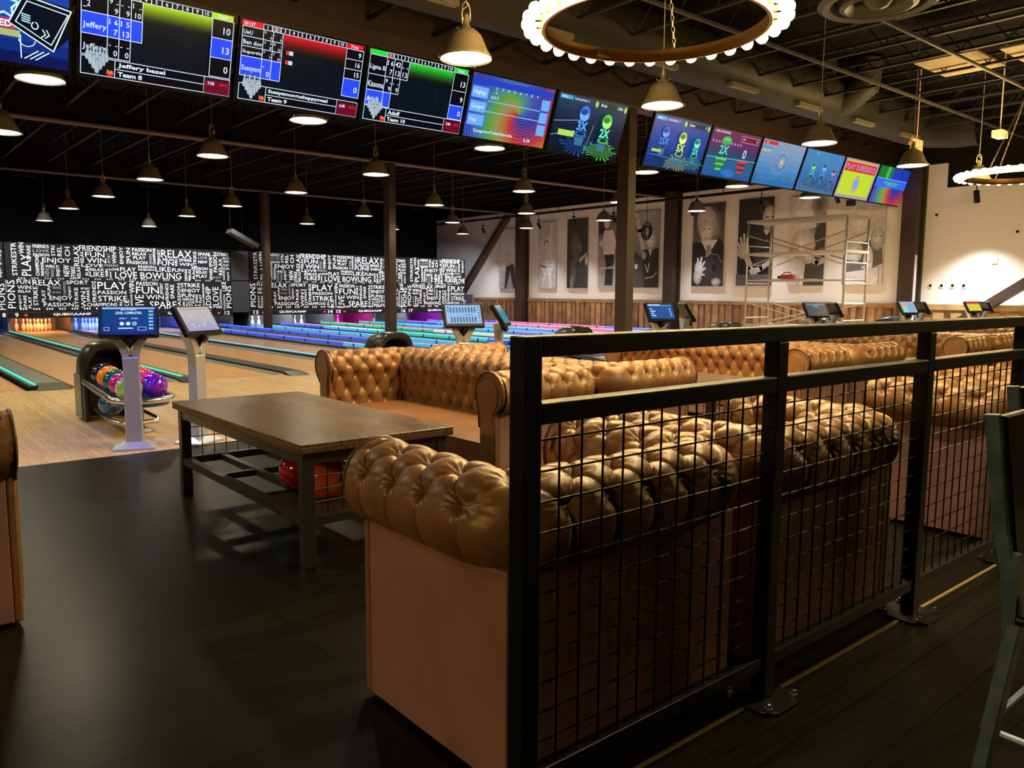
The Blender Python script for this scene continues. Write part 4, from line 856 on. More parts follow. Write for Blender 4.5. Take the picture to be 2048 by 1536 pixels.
def make_console():
    t = thing('scoring_console', (0, 0, 0), '', 'console')
    MB().add([(-.16, -.13, 0), (.16, -.13, 0), (.16, .13, 0), (-.16, .13, 0), (-.16, -.13, .02), (.16, -.13, .02), (.16, .13, .02), (-.16, .13, .02), (-.075, -.06, .06), (.075, -.06, .06), (.075, .06, .06), (-.075, .06, .06)],
             [(0, 3, 2, 1), (0, 1, 5, 4), (1, 2, 6, 5), (2, 3, 7, 6), (3, 0, 4, 7), (4, 5, 9, 8), (5, 6, 10, 9), (6, 7, 11, 10), (7, 4, 8, 11), (8, 9, 10, 11)]).build('base', ALU, t, bevel=.003)
    MB().prism([(-.066, .05), (.066, .05), (.062, .76), (-.062, .76)], -.045, .045, 'xz').build('post', ALU, t, bevel=.012)
    for s in (-1, 1):
        MB().prism([(s * .062, .70), (s * .0005, .78), (s * .0005, .815), (s * .055, .905), (s * .09, .955), (s * .17, .955), (s * .125, .90), (s * .085, .83), (s * .066, .77)], -.042, .038, 'xz').build('arm', ALU, t, bevel=.005)
    MB().prism([(-.062, .90), (.062, .90), (.1, .95), (-.1, .95)], -.036, .03, 'xz').build('crossbar', ALU, t, bevel=.004)
    MB().prism([(0, .825), (.05, .898), (-.05, .898)], -.02, .02, 'xz').build('dark_insert', BLACKP, t)
    h = bpy.data.objects.new('tablet', MB().box(-.222, .222, -.026, .026, -.142, .142).build('x', BLACKP).data); bpy.data.objects.remove(bpy.data.objects['x']); COL.objects.link(h)
    h.parent = t; h.location = (0, -.02, 1.04); h.rotation_euler = (math.radians(-32), 0, 0); b = h.modifiers.new('b', 'BEVEL'); b.width = .014; b.segments = 3
    MB().tube([(0, .04, -.1), (0, .02, -.18)], .03, 10).build('tilt_mount', BLACKP, h)
    return t
def console_screen(kind):
    cv = Canvas(.0004); w, h = .385, .228; x0, y0 = -w / 2, -h / 2 + .008
    def r(a, b, c, d, m): cv.rect(x0 + a * w, y0 + b * h, c * w, d * h, m)
    wh = em((.65, .85, 1))
    if kind == 'level':
        cv.grad(x0, y0, w, h, [(.002, .008, .03), (.003, .03, .075), (.004, .035, .09)]); r(0, .93, 1, .07, em((.3, .5, .7)))
        for s, y, hh, ww in (('End of game', .86, .08, .3), ('LEVEL COMPLETED', .72, .10, .5), ('LEVEL 7', .52, .05, .14), ('SCORE', .52, .05, .12)):
            cv.text(s, x0 + w * ({'LEVEL 7': .32, 'SCORE': .55}.get(s, .5 - ww / 2)), y0 + h * y, h * hh, wh, w=w * ww, box=True, bold=.02)
        for k in range(3): cv.ell(x0 + w * (.37 + k * .12), y0 + h * .33, .016, .016, em((.8, .9, .85))); 
        cv.ell(x0 + w * .61, y0 + h * .33, .009, .009, em((.01, .05, .15))); r(.3, .12, .28, .04, wh); cv.frame(x0 + .015, y0 + .012, .035, .03, .003, wh); cv.frame(x0 + .26, y0 + .012, .06, .03, .003, wh)
        for k in range(6): r(.88, .08 + k * .14, .09, .08, em((.25, .45, .6)))
    elif kind == 'table':
        r(0, 0, 1, 1, em((.28, .5, .8)))
        for k in range(9): r(.12 + k * .085, .05, .05, .3, em((.05, .12, .25))); r(.12 + k * .085, .58, .05, .3, em((.05, .14, .28)))
        for k in range(3): r(.03, .6 + .12 * k, .07, .07, em((.1, .2, .35)))
        r(.04, .4, .8, .12, em((.2, .45, .85))); r(.5, .44, .25, .02, em((.02, .04, .1)))
        for k in range(6): r(.9, .08 + k * .15, .07, .07, em((.1, .2, .3)))
    elif kind == 'pale':
        cv.grad(x0, y0, w, h, [(.35, .33, .5), (.45, .42, .45), (.5, .48, .4)])
        for k in range(12): r(random.uniform(.1, .9), random.uniform(.1, .7), .05, .03, em((.7, .75, .9)))
        r(.05, .88, .9, .03, em((.25, .25, .4)))
    elif kind == 'list':
        r(0, 0, 1, 1, em((.01, .08, .28))); r(.02, .9, .5, .06, wh); r(.02, .86, .95, .03, em((.3, .5, .8)))
        for k in range(4): r(.06, .62 - k * .15, random.uniform(.08, .2), .06, wh)
        for k in range(4): r(.84, .62 - k * .15, .06, .06, wh)
    elif kind == 'map':
        r(0, 0, 1, 1, em((.006, .035, .08))); r(.05, .8, .9, .12, em((.05, .2, .4))); cv.ring(x0 + w * .5, y0 + h * .7, .05, .015, .006, em((.2, .6, .6)))
    elif kind == 'rainbow':
        r(0, 0, 1, 1, em((.35, .5, .75)))
        for k, c in enumerate(((.2, .7, .55), (.3, .6, .6), (.35, .7, .3), (.7, .4, .1), (.7, .3, .4))): r(.02, .05 + .17 * k, .35, .15, em(c)); r(.4, .1 + .17 * k, .5, .04, em((.05, .08, .3)))
    elif kind == 'yellow':
        r(0, 0, 1, 1, em((.75, .6, .05))); r(0, .75, 1, .25, em((.6, .04, .02)))
        for k in range(4): r(.05, .1 + .15 * k, .9, .03, em((.55, .45, .04)))
    elif kind == 'teal':
        cv.grad(x0, y0, w, h, [(.06, .2, .25), (.03, .25, .4), (.05, .22, .35), (.35, .45, .35)]); r(.15, .25, .6, .3, em((.03, .2, .3)))
    elif kind == 'white': r(0, 0, 1, 1, em((.6, .6, .55))); r(.1, .7, .3, .15, em((.35, .35, .3)))
    return cv
con = make_console(); first = True
CONS = [(1.76, 6.95, 22, 'level', 'scoring console with a dark blue level-completed screen, directly in front of the coloured balls'), (2.26, 6.88, 36, 'pale', 'scoring console with a pale washed-out screen, just left of the coffee table'),
        (5.12, 6.95, 26, 'table', 'scoring console showing a pale blue score table, first behind the leather sofa back'), (5.58, 6.9, 62, 'teal', 'scoring console turned away with a narrow teal screen, above the railing end'),
        (8.4, 6.95, 38, 'list', 'scoring console with a blue list screen above the top rail'), (8.88, 6.9, 76, 'white', 'scoring console seen almost edge-on with a whitish screen'),
        (12.4, 6.95, 44, 'map', 'scoring console with a dark map screen in front of the scaffold'), (15.8, 6.95, 60, 'rainbow', 'scoring console with a multicoloured striped screen'), (19.0, 6.95, 55, 'yellow', 'scoring console with a yellow and red screen near the diagonal brace'),
        (12.85, 6.9, 85, 'white', 'scoring console seen edge-on just right of the one with the dark map'), (16.25, 6.9, 88, 'white', 'scoring console seen edge-on right of the multicoloured one'), (19.45, 6.9, 88, 'white', 'scoring console seen edge-on right of the yellow one')]
for (x, y, a, kind, lab) in CONS:
    if first: o = con; first = False
    else: o = copy_tree(con)
    if not first and o is not con: o['label'] = lab
    o['label'] = lab; o['group'] = 'scoring consoles'; o.location = (x, y, 0)
    head = [c for c in kids(o) if c.name.startswith('tablet')][0]
    az = math.radians(a)
    o.rotation_euler = (0, 0, math.radians({1.76: -18, 2.26: 32, 5.12: -24, 5.58: 42, 8.4: -16, 8.88: 52, 12.4: -22, 15.8: -14, 19.0: -18}.get(x, 58)))
    o['_scr'] = kind
for o in [q for q in bpy.data.objects if '_scr' in q.keys()]:
    head = [c for c in kids(o) if c.name.startswith('tablet')][0]
    console_screen(o['_scr']).build('console_display', head, loc=(0, -.0272, 0)); del o['_scr']

# ------------------------------------------------------------------ chesterfield seating
def strip_profile(step):
    pts = [(-.088, .36), (-.092, .5), (-.10, .58)]
    for i in range(40):
        a = math.radians(200 - (200 + 62) * i / 39); pts.append((.132 * math.cos(a), .705 + .131 * math.sin(a)))
    pts = np.array(pts); d = np.r_[0, np.cumsum(np.hypot(*np.diff(pts, axis=0).T))]
    n = int(d[-1] / step); v = np.linspace(0, d[-1], n)
    q = np.stack([np.interp(v, d, pts[:, 0]), np.interp(v, d, pts[:, 1])], 1)
    t = np.gradient(q, v, axis=0); t /= np.linalg.norm(t, axis=1)[:, None]; nr = np.stack([-t[:, 1], t[:, 0]], 1)
    ang = np.degrees(np.arctan2(q[:, 1] - .705, q[:, 0])); vl = v[np.argmin(np.abs(ang - 28) + (q[:, 0] < 0) * 100)]
    return q, nr, v, vl, d[-1]
def tuft(s, v, p, q, vl, vend):
    t = (vl - v) / q; inside = t >= 0
    a = s + t / 2; b = s - t / 2
    pil = np.abs(np.sin(PI * a) * np.sin(PI * b)) ** .45
    Lp = p * 2 * q / math.hypot(p, 2 * q)
    fa = np.abs(a - np.round(a)) * Lp; fb = np.abs(b - np.round(b)) * Lp
    wc = .0052
    da = a - np.round(a); db = b - np.round(b); ds = (da + db) / 2 * p; dt = (da - db) * q
    fs = (s - np.round(s)) * p; pil2 = np.abs(np.sin(PI * s)) ** .4
    dist = np.where(inside, np.hypot(ds, dt), np.hypot(fs, t * q)); th = np.arctan2(np.where(inside, dt, t * q), np.where(inside, ds, fs))
    near = .45 + .55 * np.exp(-(dist / .045) ** 2)
    cre = np.maximum(np.exp(-(fa / wc) ** 2), np.exp(-(fb / wc) ** 2)) * near
    fade = np.clip((vend - v) / .05, 0, 1) ** .7
    cre2 = np.exp(-(fs / wc) ** 2)
    D = np.where(inside, .0085 * pil - .009 * cre, (.0065 * pil2 - .0085 * cre2) * fade)
    D = D - .019 * np.exp(-(dist / .026) ** 2) - .007 * np.exp(-(dist / .055) ** 2) + .008 * np.exp(-(dist / .0075) ** 2)
    D = D + .0030 * np.cos(11 * th) * np.exp(-(dist / .042) ** 2) * (1 - np.exp(-(dist / .015) ** 2))
    return D
def sweep(path, ntuft, step, name_mid, t):
    """path: list of (x, y) centre points; makes armrest / backrest / armrest parts, cut at the corners"""
    P = np.array(path); d = np.r_[0, np.cumsum(np.hypot(*np.diff(P, axis=0).T))]; L = d[-1]; n = int(L / step); u = np.linspace(0, L, n)
    X = np.interp(u, d, P[:, 0]); Y = np.interp(u, d, P[:, 1]); k = 7
    tx = np.gradient(X, u); ty = np.gradient(Y, u); ker = np.ones(k) / k
    pad = lambda q: np.convolve(np.r_[[q[0]] * 3, q, [q[-1]] * 3], ker, 'valid')
    tx, ty = pad(tx), pad(ty); nn = np.hypot(tx, ty); tx /= nn; ty /= nn; NX, NY = ty, -tx
    q, nr, v, vl, ve = strip_profile(step); p = L / ntuft
    S, V = np.meshgrid(u / p + .5, v, indexing='ij'); D = tuft(S, V, p, .104, vl, ve)
    off = q[None, :, 0] + nr[None, :, 0] * D; Z = q[None, :, 1] + nr[None, :, 1] * D
    VX = X[:, None] + NX[:, None] * off; VY = Y[:, None] + NY[:, None] * off
    return u, d, VX, VY, Z, L
def grid_obj(name, VX, VY, Z, m, t):
    a, b = VX.shape; vs = np.stack([VX, VY, Z], -1).reshape(-1, 3)
    i = np.arange(a - 1)[:, None] * b + np.arange(b - 1)[None, :]; fs = np.stack([i, i + b, i + b + 1, i + 1], -1).reshape(-1, 4)
    me = bpy.data.meshes.new(name); me.vertices.add(len(vs)); me.vertices.foreach_set('co', vs.ravel()); me.loops.add(fs.size); me.loops.foreach_set('vertex_index', fs.ravel())
    me.polygons.add(len(fs)); me.polygons.foreach_set('loop_start', np.arange(0, fs.size, 4)); me.polygons.foreach_set('loop_total', np.full(len(fs), 4)); me.polygons.foreach_set('use_smooth', np.ones(len(fs), bool))
    me.update(calc_edges=True); me.validate(); me.materials.append(m); o = bpy.data.objects.new(name, me); COL.objects.link(o); o.parent = t; return o
def scroll_outline():
    pts = [(-.088, .02), (-.092, .5), (-.102, .6)]
    for i in range(15):
        a = math.radians(195 - (195 + 60) * i / 14); pts.append((.128 * math.cos(a), .712 + .128 * math.sin(a)))
    return pts + [(.062, .58), (.06, .02)]
def chesterfield(kind, Wd, Dp, ntuft, step, label, cat, seat_n):
    """local frame: back along x at y=0, seat opens to +y; Wd across the back, Dp front to back (box sizes)"""
    t = thing(kind, (0, 0, 0), label, cat)
    o6 = .06; rc = .11; hx = Wd / 2 - o6; path = [(-hx, Dp - .012), (-hx, o6 + rc)]
    path += [(-hx + rc - rc * math.cos(a), o6 + rc - rc * math.sin(a)) for a in [PI / 2 * k / 8 for k in range(1, 8)]]
    path += [(-hx + rc, o6), (hx - rc, o6)]
    path += [(hx - rc + rc * math.sin(a), o6 + rc - rc * math.cos(a)) for a in [PI / 2 * k / 8 for k in range(1, 8)]] + [(hx, o6 + rc), (hx, Dp - .012)]
    u, d, VX, VY, Z, L = sweep(path, ntuft, step, '', t)
    c1 = (Dp - .012 - o6 - rc) + rc * PI / 4; i1 = int(np.argmin(np.abs(u - c1))); i2 = int(np.argmin(np.abs(u - (L - c1))))
    grid_obj('armrest', VX[:i1 + 1], VY[:i1 + 1], Z[:i1 + 1], LEATHER, t); grid_obj('backrest', VX[i1:i2 + 1], VY[i1:i2 + 1], Z[i1:i2 + 1], LEATHER, t); grid_obj('armrest', VX[i2:], VY[i2:], Z[i2:], LEATHER, t)
    so = scroll_outline()
    for sx in (-1, 1):
        pl = [(sx * (hx) + sx * a, z) for a, z in so]
        f = MB().prism(pl, Dp - .02, Dp + .012, 'xz').build('arm_front', LEATHER, t, bevel=.008)
        inner = [((a - .0) * .72 - .004, (z - .60) * .80 + .60 if z > .3 else .1) for a, z in so]
        MB().prism([(sx * hx + sx * a, z) for a, z in inner], Dp + .01, Dp + .02, 'xz').build('facing_pad', LEATHER, f, bevel=.006)
        MB().tube([(sx * hx + sx * a * 1.0, Dp + .012, z) for a, z in so[1:-1]], .006, 8).build('piping', PIPING, f, smooth=True)
    bx = MB().box(-Wd / 2, -Wd / 2 + .06, 0, Dp - .02, .02, .605).box(Wd / 2 - .06, Wd / 2, 0, Dp - .02, .02, .605).box(-Wd / 2 + .06, Wd / 2 - .06, 0, .06, .02, .605).box(-Wd / 2 + .06, Wd / 2 - .06, .06, Dp - .04, .03, .27)
    bx.build('frame', VINYL, t, bevel=.006)
    iw = Wd - 2 * (o6 + .088)
    for k in range(seat_n):
        a = -iw / 2 + iw * k / seat_n; m = MB(); nxs, nys = 14, 10; x0, x1, y0, y1 = a + .004, a + iw / seat_n - .004, .15, Dp + .005
        vs = []
        for i in range(nxs + 1):
            for j in range(nys + 1):
                fx, fy = i / nxs, j / nys; z = .415 + .018 * (1 - (2 * fx - 1) ** 4) * (1 - (2 * fy - 1) ** 6)
                vs.append((x0 + (x1 - x0) * fx, y0 + (y1 - y0) * fy, z - (.012 if j in (0, nys) or i in (0, nxs) else 0)))
        fs = [(i * (nys + 1) + j, (i + 1) * (nys + 1) + j, (i + 1) * (nys + 1) + j + 1, i * (nys + 1) + j + 1) for i in range(nxs) for j in range(nys)]
        m.add(vs, fs); m.box(x0, x1, y0, y1, .28, .402); m.build('seat_cushion', LEATHER_SEAT, t, smooth=True, auto=35)
    MB().box(-iw / 2, iw / 2, Dp - .03, Dp - .005, .05, .28).build('front_apron', VINYL, t, bevel=.004)
    for sx in (-1, 1):
        for y in (.06, Dp - .07): MB().lathe([(.022, 0), (.028, .022)], (sx * (Wd / 2 - .06), y, 0), 12).build('foot', BLACKP, t)
    return t
ac = chesterfield('tufted_armchair', .955, .70, 13, .0047, 'nearest brown tufted leather armchair, its plain side panel beside the railing end post', 'armchair', 1)
ac.location = (1.214 + .4775, 1.465, 0); ac['group'] = 'armchairs backed against the railing'
for x, l in ((2.34, 'second brown tufted leather armchair along the railing, directly right of the nearest one'), (4.53, 'third brown tufted leather armchair along the railing, after the open gap'), (5.66, 'fourth brown tufted leather armchair along the railing, near the right edge')):
    dup(ac, (x + .4775, 1.465, 0), 0, l, 'armchairs backed against the railing')
SY0, SY1 = 3.55, 5.78; SL = SY1 - SY0; SM = (SY0 + SY1) / 2
so_ = chesterfield('tufted_sofa', SL, .80, 25, .0075, 'long tufted leather sofa facing the coffee table in the foreground', 'sofa', 1)
so_.location = (3.66, SM, 0); so_.rotation_euler = (0, 0, PI / 2); so_['group'] = 'tufted leather sofas'
for (x, rz, l) in ((3.83, -PI / 2, 'tufted leather sofa standing back to back behind the one facing the foreground table'), (6.97, PI / 2, 'tufted orange-brown sofa facing the second table, seen through the upper railing gap'), (7.14, -PI / 2, 'tufted sofa back to back behind the one facing the second table'),
                   (10.28, PI / 2, 'tufted sofa facing the third table, seen left of the third railing post'), (10.45, -PI / 2, 'tufted sofa backing onto the one that faces the third table'),
                   (13.69, PI / 2, 'farthest tufted sofa in view, beneath the top rail at right'), (-.40, -PI / 2, 'brown leather sofa whose arm end shows at the left edge')):
    o = dup(so_, (x, SM, 0), rz, l, 'tufted leather sofas')
    if x < 0: o.location = (-.36, 3.48 + SL / 2, 0)

# ------------------------------------------------------------------ coffee tables
def make_table():
    Lx, Ly, H = .86, 1.86, .60; t = thing('coffee_table', (0, 0, 0), '', 'coffee table')
    MB().box(-Lx / 2, Lx / 2, -Ly / 2, Ly / 2, H - .012, H).build('table_top', TABLEW, t, bevel=.003)
    MB().box(-Lx / 2 + .001, Lx / 2 - .001, -Ly / 2 + .001, Ly / 2 - .001, H - .045, H - .0125).build('edge_board', TABLEE, t, bevel=.004)
    lx, ly = Lx / 2 - .055, Ly / 2 - .06
    for sx in (-1, 1):
        for sy in (-1, 1): MB().box(sx * lx - .03, sx * lx + .03, sy * ly - .03, sy * ly + .03, 0, H - .045).build('leg', TSTEEL, t, bevel=.004)
    f = MB()
    for z0, z1 in ((H - .105, H - .046), (.2, .245)):
        for sx in (-1, 1): f.box(sx * lx - .025, sx * lx + .025, -ly + .03, ly - .03, z0, z1)
        for sy in (-1, 1): f.box(-lx + .03, lx - .03, sy * ly - .025, sy * ly + .025, z0, z1)
    for x in (-.14, .14): f.box(x - .02, x + .02, -ly + .02, ly - .02, .2, .24)
    for y in (-.3, .3): f.box(-lx, lx, y - .02, y + .02, .2, .236)
    f.build('frame', TSTEEL, t, bevel=.003)
    for side in ('long', 'long2', 'end', 'end2'):
        m = MB()
        if side.startswith('long'):
            x = lx * (-1 if side == 'long' else 1); a, b = -ly + .03, ly - .03
            for k in range(1, 20): yy = a + (b - a) * k / 20; m.tube([(x, yy, .245), (x, yy, H - .105)], .003, 5)
            for k in range(1, 4): zz = .245 + (H - .35) * k / 4; m.tube([(x, a, zz), (x, b, zz)], .003, 5)
            if side == 'long':
                m = MB()
                for k in range(1, 20):
                    yy = a + (b - a) * k / 20
                    if yy > .0: m.tube([(x + .0, yy, .245), (x, yy, H - .105)], .003, 5)
                for k in range(1, 4): zz = .245 + (H - .35) * k / 4; m.tube([(x, 0, zz), (x, b, zz)], .003, 5)
                continue
        else:
            y = ly * (-1 if side == 'end' else 1); a, b = -lx + .03, lx - .03
            for k in range(1, 9): xx = a + (b - a) * k / 9; m.tube([(xx, y, .245), (xx, y, H - .105)], .003, 5)
            for k in range(1, 4): zz = .245 + (H - .35) * k / 4; m.tube([(a, y, zz), (b, y, zz)], .003, 5)
        m.build('wire_mesh', BLACK, t)
    MB().box(-lx + .02, lx - .02, -ly + .02, -ly + .5, .236, .242).build('shelf_plate', mat('shelf_brown', (.05, .022, .015), .45), t)
    return t
tb = make_table(); tb.location = (1.975, 4.275, 0); tb['label'] = 'dark wood coffee table on a black steel frame in the foreground'; tb['group'] = 'wood-topped coffee tables'
dup(tb, (5.4, 4.5, 0), 0, 'second coffee table, its top seen through the upper gap of the railing', 'wood-topped coffee tables')
dup(tb, (8.75, 4.5, 0), 0, 'third coffee table, mostly hidden behind sofas and railing', 'wood-topped coffee tables')
ball((1.80, 3.90, .352), 'redball', (.32, .004, .012), (.42, .01, .02), 'glossy red bowling ball resting on the lower shelf of the foreground coffee table', None, hole=(-.35, -.55, .62), mark=True)
ball((1.82, 3.66, .352), 'orangeball', (.62, .09, .01), (.75, .16, .02), 'orange bowling ball beside the red one, behind the table leg', None, hole=(.5, -.7, .45))

# ------------------------------------------------------------------ railing
FY = 1.345
rail = thing('steel_railing', (1.167, FY, 0), 'black steel railing with wire mesh panels running along the seating area', 'railing')
XP = [0, 1.02, 2.085, 3.13, 4.2, 5.25]
for i, x in enumerate(XP):
    p = MB().box(-.027, .027, -.026, .026, .012, 1.155 if i else 1.203).build('post', BLACK, rail, bevel=.003, loc=(x, 0, 0))
    bp = MB().prism([(-.1, -.06), (-.06, -.1), (.06, -.1), (.1, -.06), (.1, .06), (.06, .1), (-.06, .1), (-.1, .06)], 0, .012, 'xy').build('base_plate', BLACK, p, bevel=.002)
    for (sx, sy) in ((-1, -1), (1, -1), (1, 1), (-1, 1)): MB().lathe([(.014, .012), (.014, .022), (.008, .022), (.008, .034), (.001, .036)], (sx * .072, sy * .072, 0), 8).build('anchor_bolt', CHROME, p)
LX = XP[-1]
MB().box(.0275, LX, -.026, .026, 1.155, 1.203).build('top_rail', BLACK, rail, bevel=.004)
for i in range(len(XP) - 1):
    a, b = XP[i] + .0275, XP[i + 1] - .0275; m = MB()
    MB().box(a, b, -.025, .025, 1.0, 1.05).build('middle_rail', BLACK, rail, bevel=.004)
    MB().box(a, b, -.02, .02, .115, .155).build('bottom_rail', BLACK, rail, bevel=.003)
    n = 13; r = .003
    for k in range(1, n): x = a + (b - a) * k / n; m.tube([(x, -.006, .15), (x, -.006, 1.005)], r, 6)
    for k in range(11): z = .215 + .0745 * k; m.tube([(a, .0, z), (b, .0, z)], r, 6)
    m.build('wire_mesh_panel', BLACK, rail)

# ------------------------------------------------------------------ metal bar stools at the right edge
STB = mat('stool_steel', (.14, .22, .31), .36, metal=.4, noise=.35, nscale=14)
def make_stool():
    t = thing('bar_stool', (0, 0, 0), '', 'bar stool')     # origin: left back post foot line, back along x, seat towards -y
    for sx in (0, 1):
        x0, dx = (0, 1) if sx == 0 else (.40, -1)
        MB().tube([(x0 + dx * .045, -.045, .74), (x0 + dx * .02, -.02, .9), (x0, 0, 1.1)], .01, rect=(.012, .024)).build('back_post', STB, t, bevel=.002)
        MB().prism([(x0 + dx * .03, .70), (x0 + dx * .07, .70), (x0 + dx * .1, .80), (x0 + dx * .04, .86), (x0 + dx * .022, .86)], -.05, -.03, 'xz').build('gusset', STB, t)
    MB().add([(.03, -.012, 1.095), (.37, -.012, 1.095), (.335, -.04, .80), (.065, -.04, .80), (.03, .004, 1.095), (.37, .004, 1.095), (.335, -.024, .80), (.065, -.024, .80)],
             [(0, 1, 2, 3), (7, 6, 5, 4), (0, 4, 5, 1), (1, 5, 6, 2), (2, 6, 7, 3), (3, 7, 4, 0)]).build('back_panel', BLACK, t, bevel=.003)
    MB().box(.03, .37, -.4, -.03, .735, .75).build('seat', BLACK, t, bevel=.01)
    for (x, y, fx, fy) in ((.04, -.05, -.06, .02), (.36, -.05, .46, .02), (.04, -.38, -.06, -.46), (.36, -.38, .46, -.46)):
        MB().tube([(x, y, .735), (fx, fy, 0)], .01, rect=(.034, .02)).build('leg', STB, t, bevel=.002)
    for (a, b) in (((-.02, -.0), (.42, -.0)), ((-.02, -.43), (.42, -.43)), ((-.02, 0), (-.02, -.43)), ((.42, 0), (.42, -.43))):
        MB().tube([(a[0], a[1], .3), (b[0], b[1], .3)], .009, 8).build('footrest', STB, t)
    return t
st = make_stool(); st.location = (1.482, .498, 0); st['label'] = 'dark metal bar stool with a black back panel, nearer of two at the right edge'; st['group'] = 'metal bar stools'
dup(st, (1.985, .63, 0), 0, 'farther metal bar stool whose pale post stands at the very right edge', 'metal bar stools')

# ------------------------------------------------------------------ right wall: posters, columns, track
g_ = lambda v: mat('ink_%.2f' % v, (v, v * .985, v * .99), .55, noise=.13, nscale=7)
def figure(cv, spec, w, h):
    for it in spec:
        k = it[0]
        if k == 'e': cv.ell(it[1] * w, it[2] * h, it[3] * w, it[4] * h, g_(it[5]), rot=it[6] if len(it) > 6 else 0)
        elif k == 'p': cv.poly([(a * w, b * h) for a, b in it[1]], g_(it[2]))
        elif k == 'r': cv.rect(it[1] * w, it[2] * h, it[3] * w, it[4] * h, g_(it[5]))
        elif k == 'b':
            for q in range(6):
                f = q / 5; r = 1 - .8 * f; v = it[6] * (1 - f) + it[5] * f
                cv.ell(it[1] * w, it[2] * h, it[3] * w * r, it[4] * h * r, g_(round(v * 40) / 40), rot=it[7] if len(it) > 7 else 0)
        elif k == 'l': cv.line([(a * w, b * h) for a, b in it[1]], it[2] * w, g_(it[3]))
def gradbg(a, b, n=10): return [('r', 0, i / n, 1, 1.02 / n, a + (b - a) * i / (n - 1)) for i in range(n)]
def hand(x, y, s, v, d=1): return [('e', x, y, .09 * s, .035 * s, v)] + [('l', [(x + d * .03 * s, y + .01 * s * k - .02), (x + d * (.10 + .02 * (k % 2)) * s, y + .018 * s * k)], .035 * s, v + .03) for k in range(4)] + [('l', [(x, y + .03 * s), (x - d * .03 * s, y + .07 * s)], .04 * s, v)]
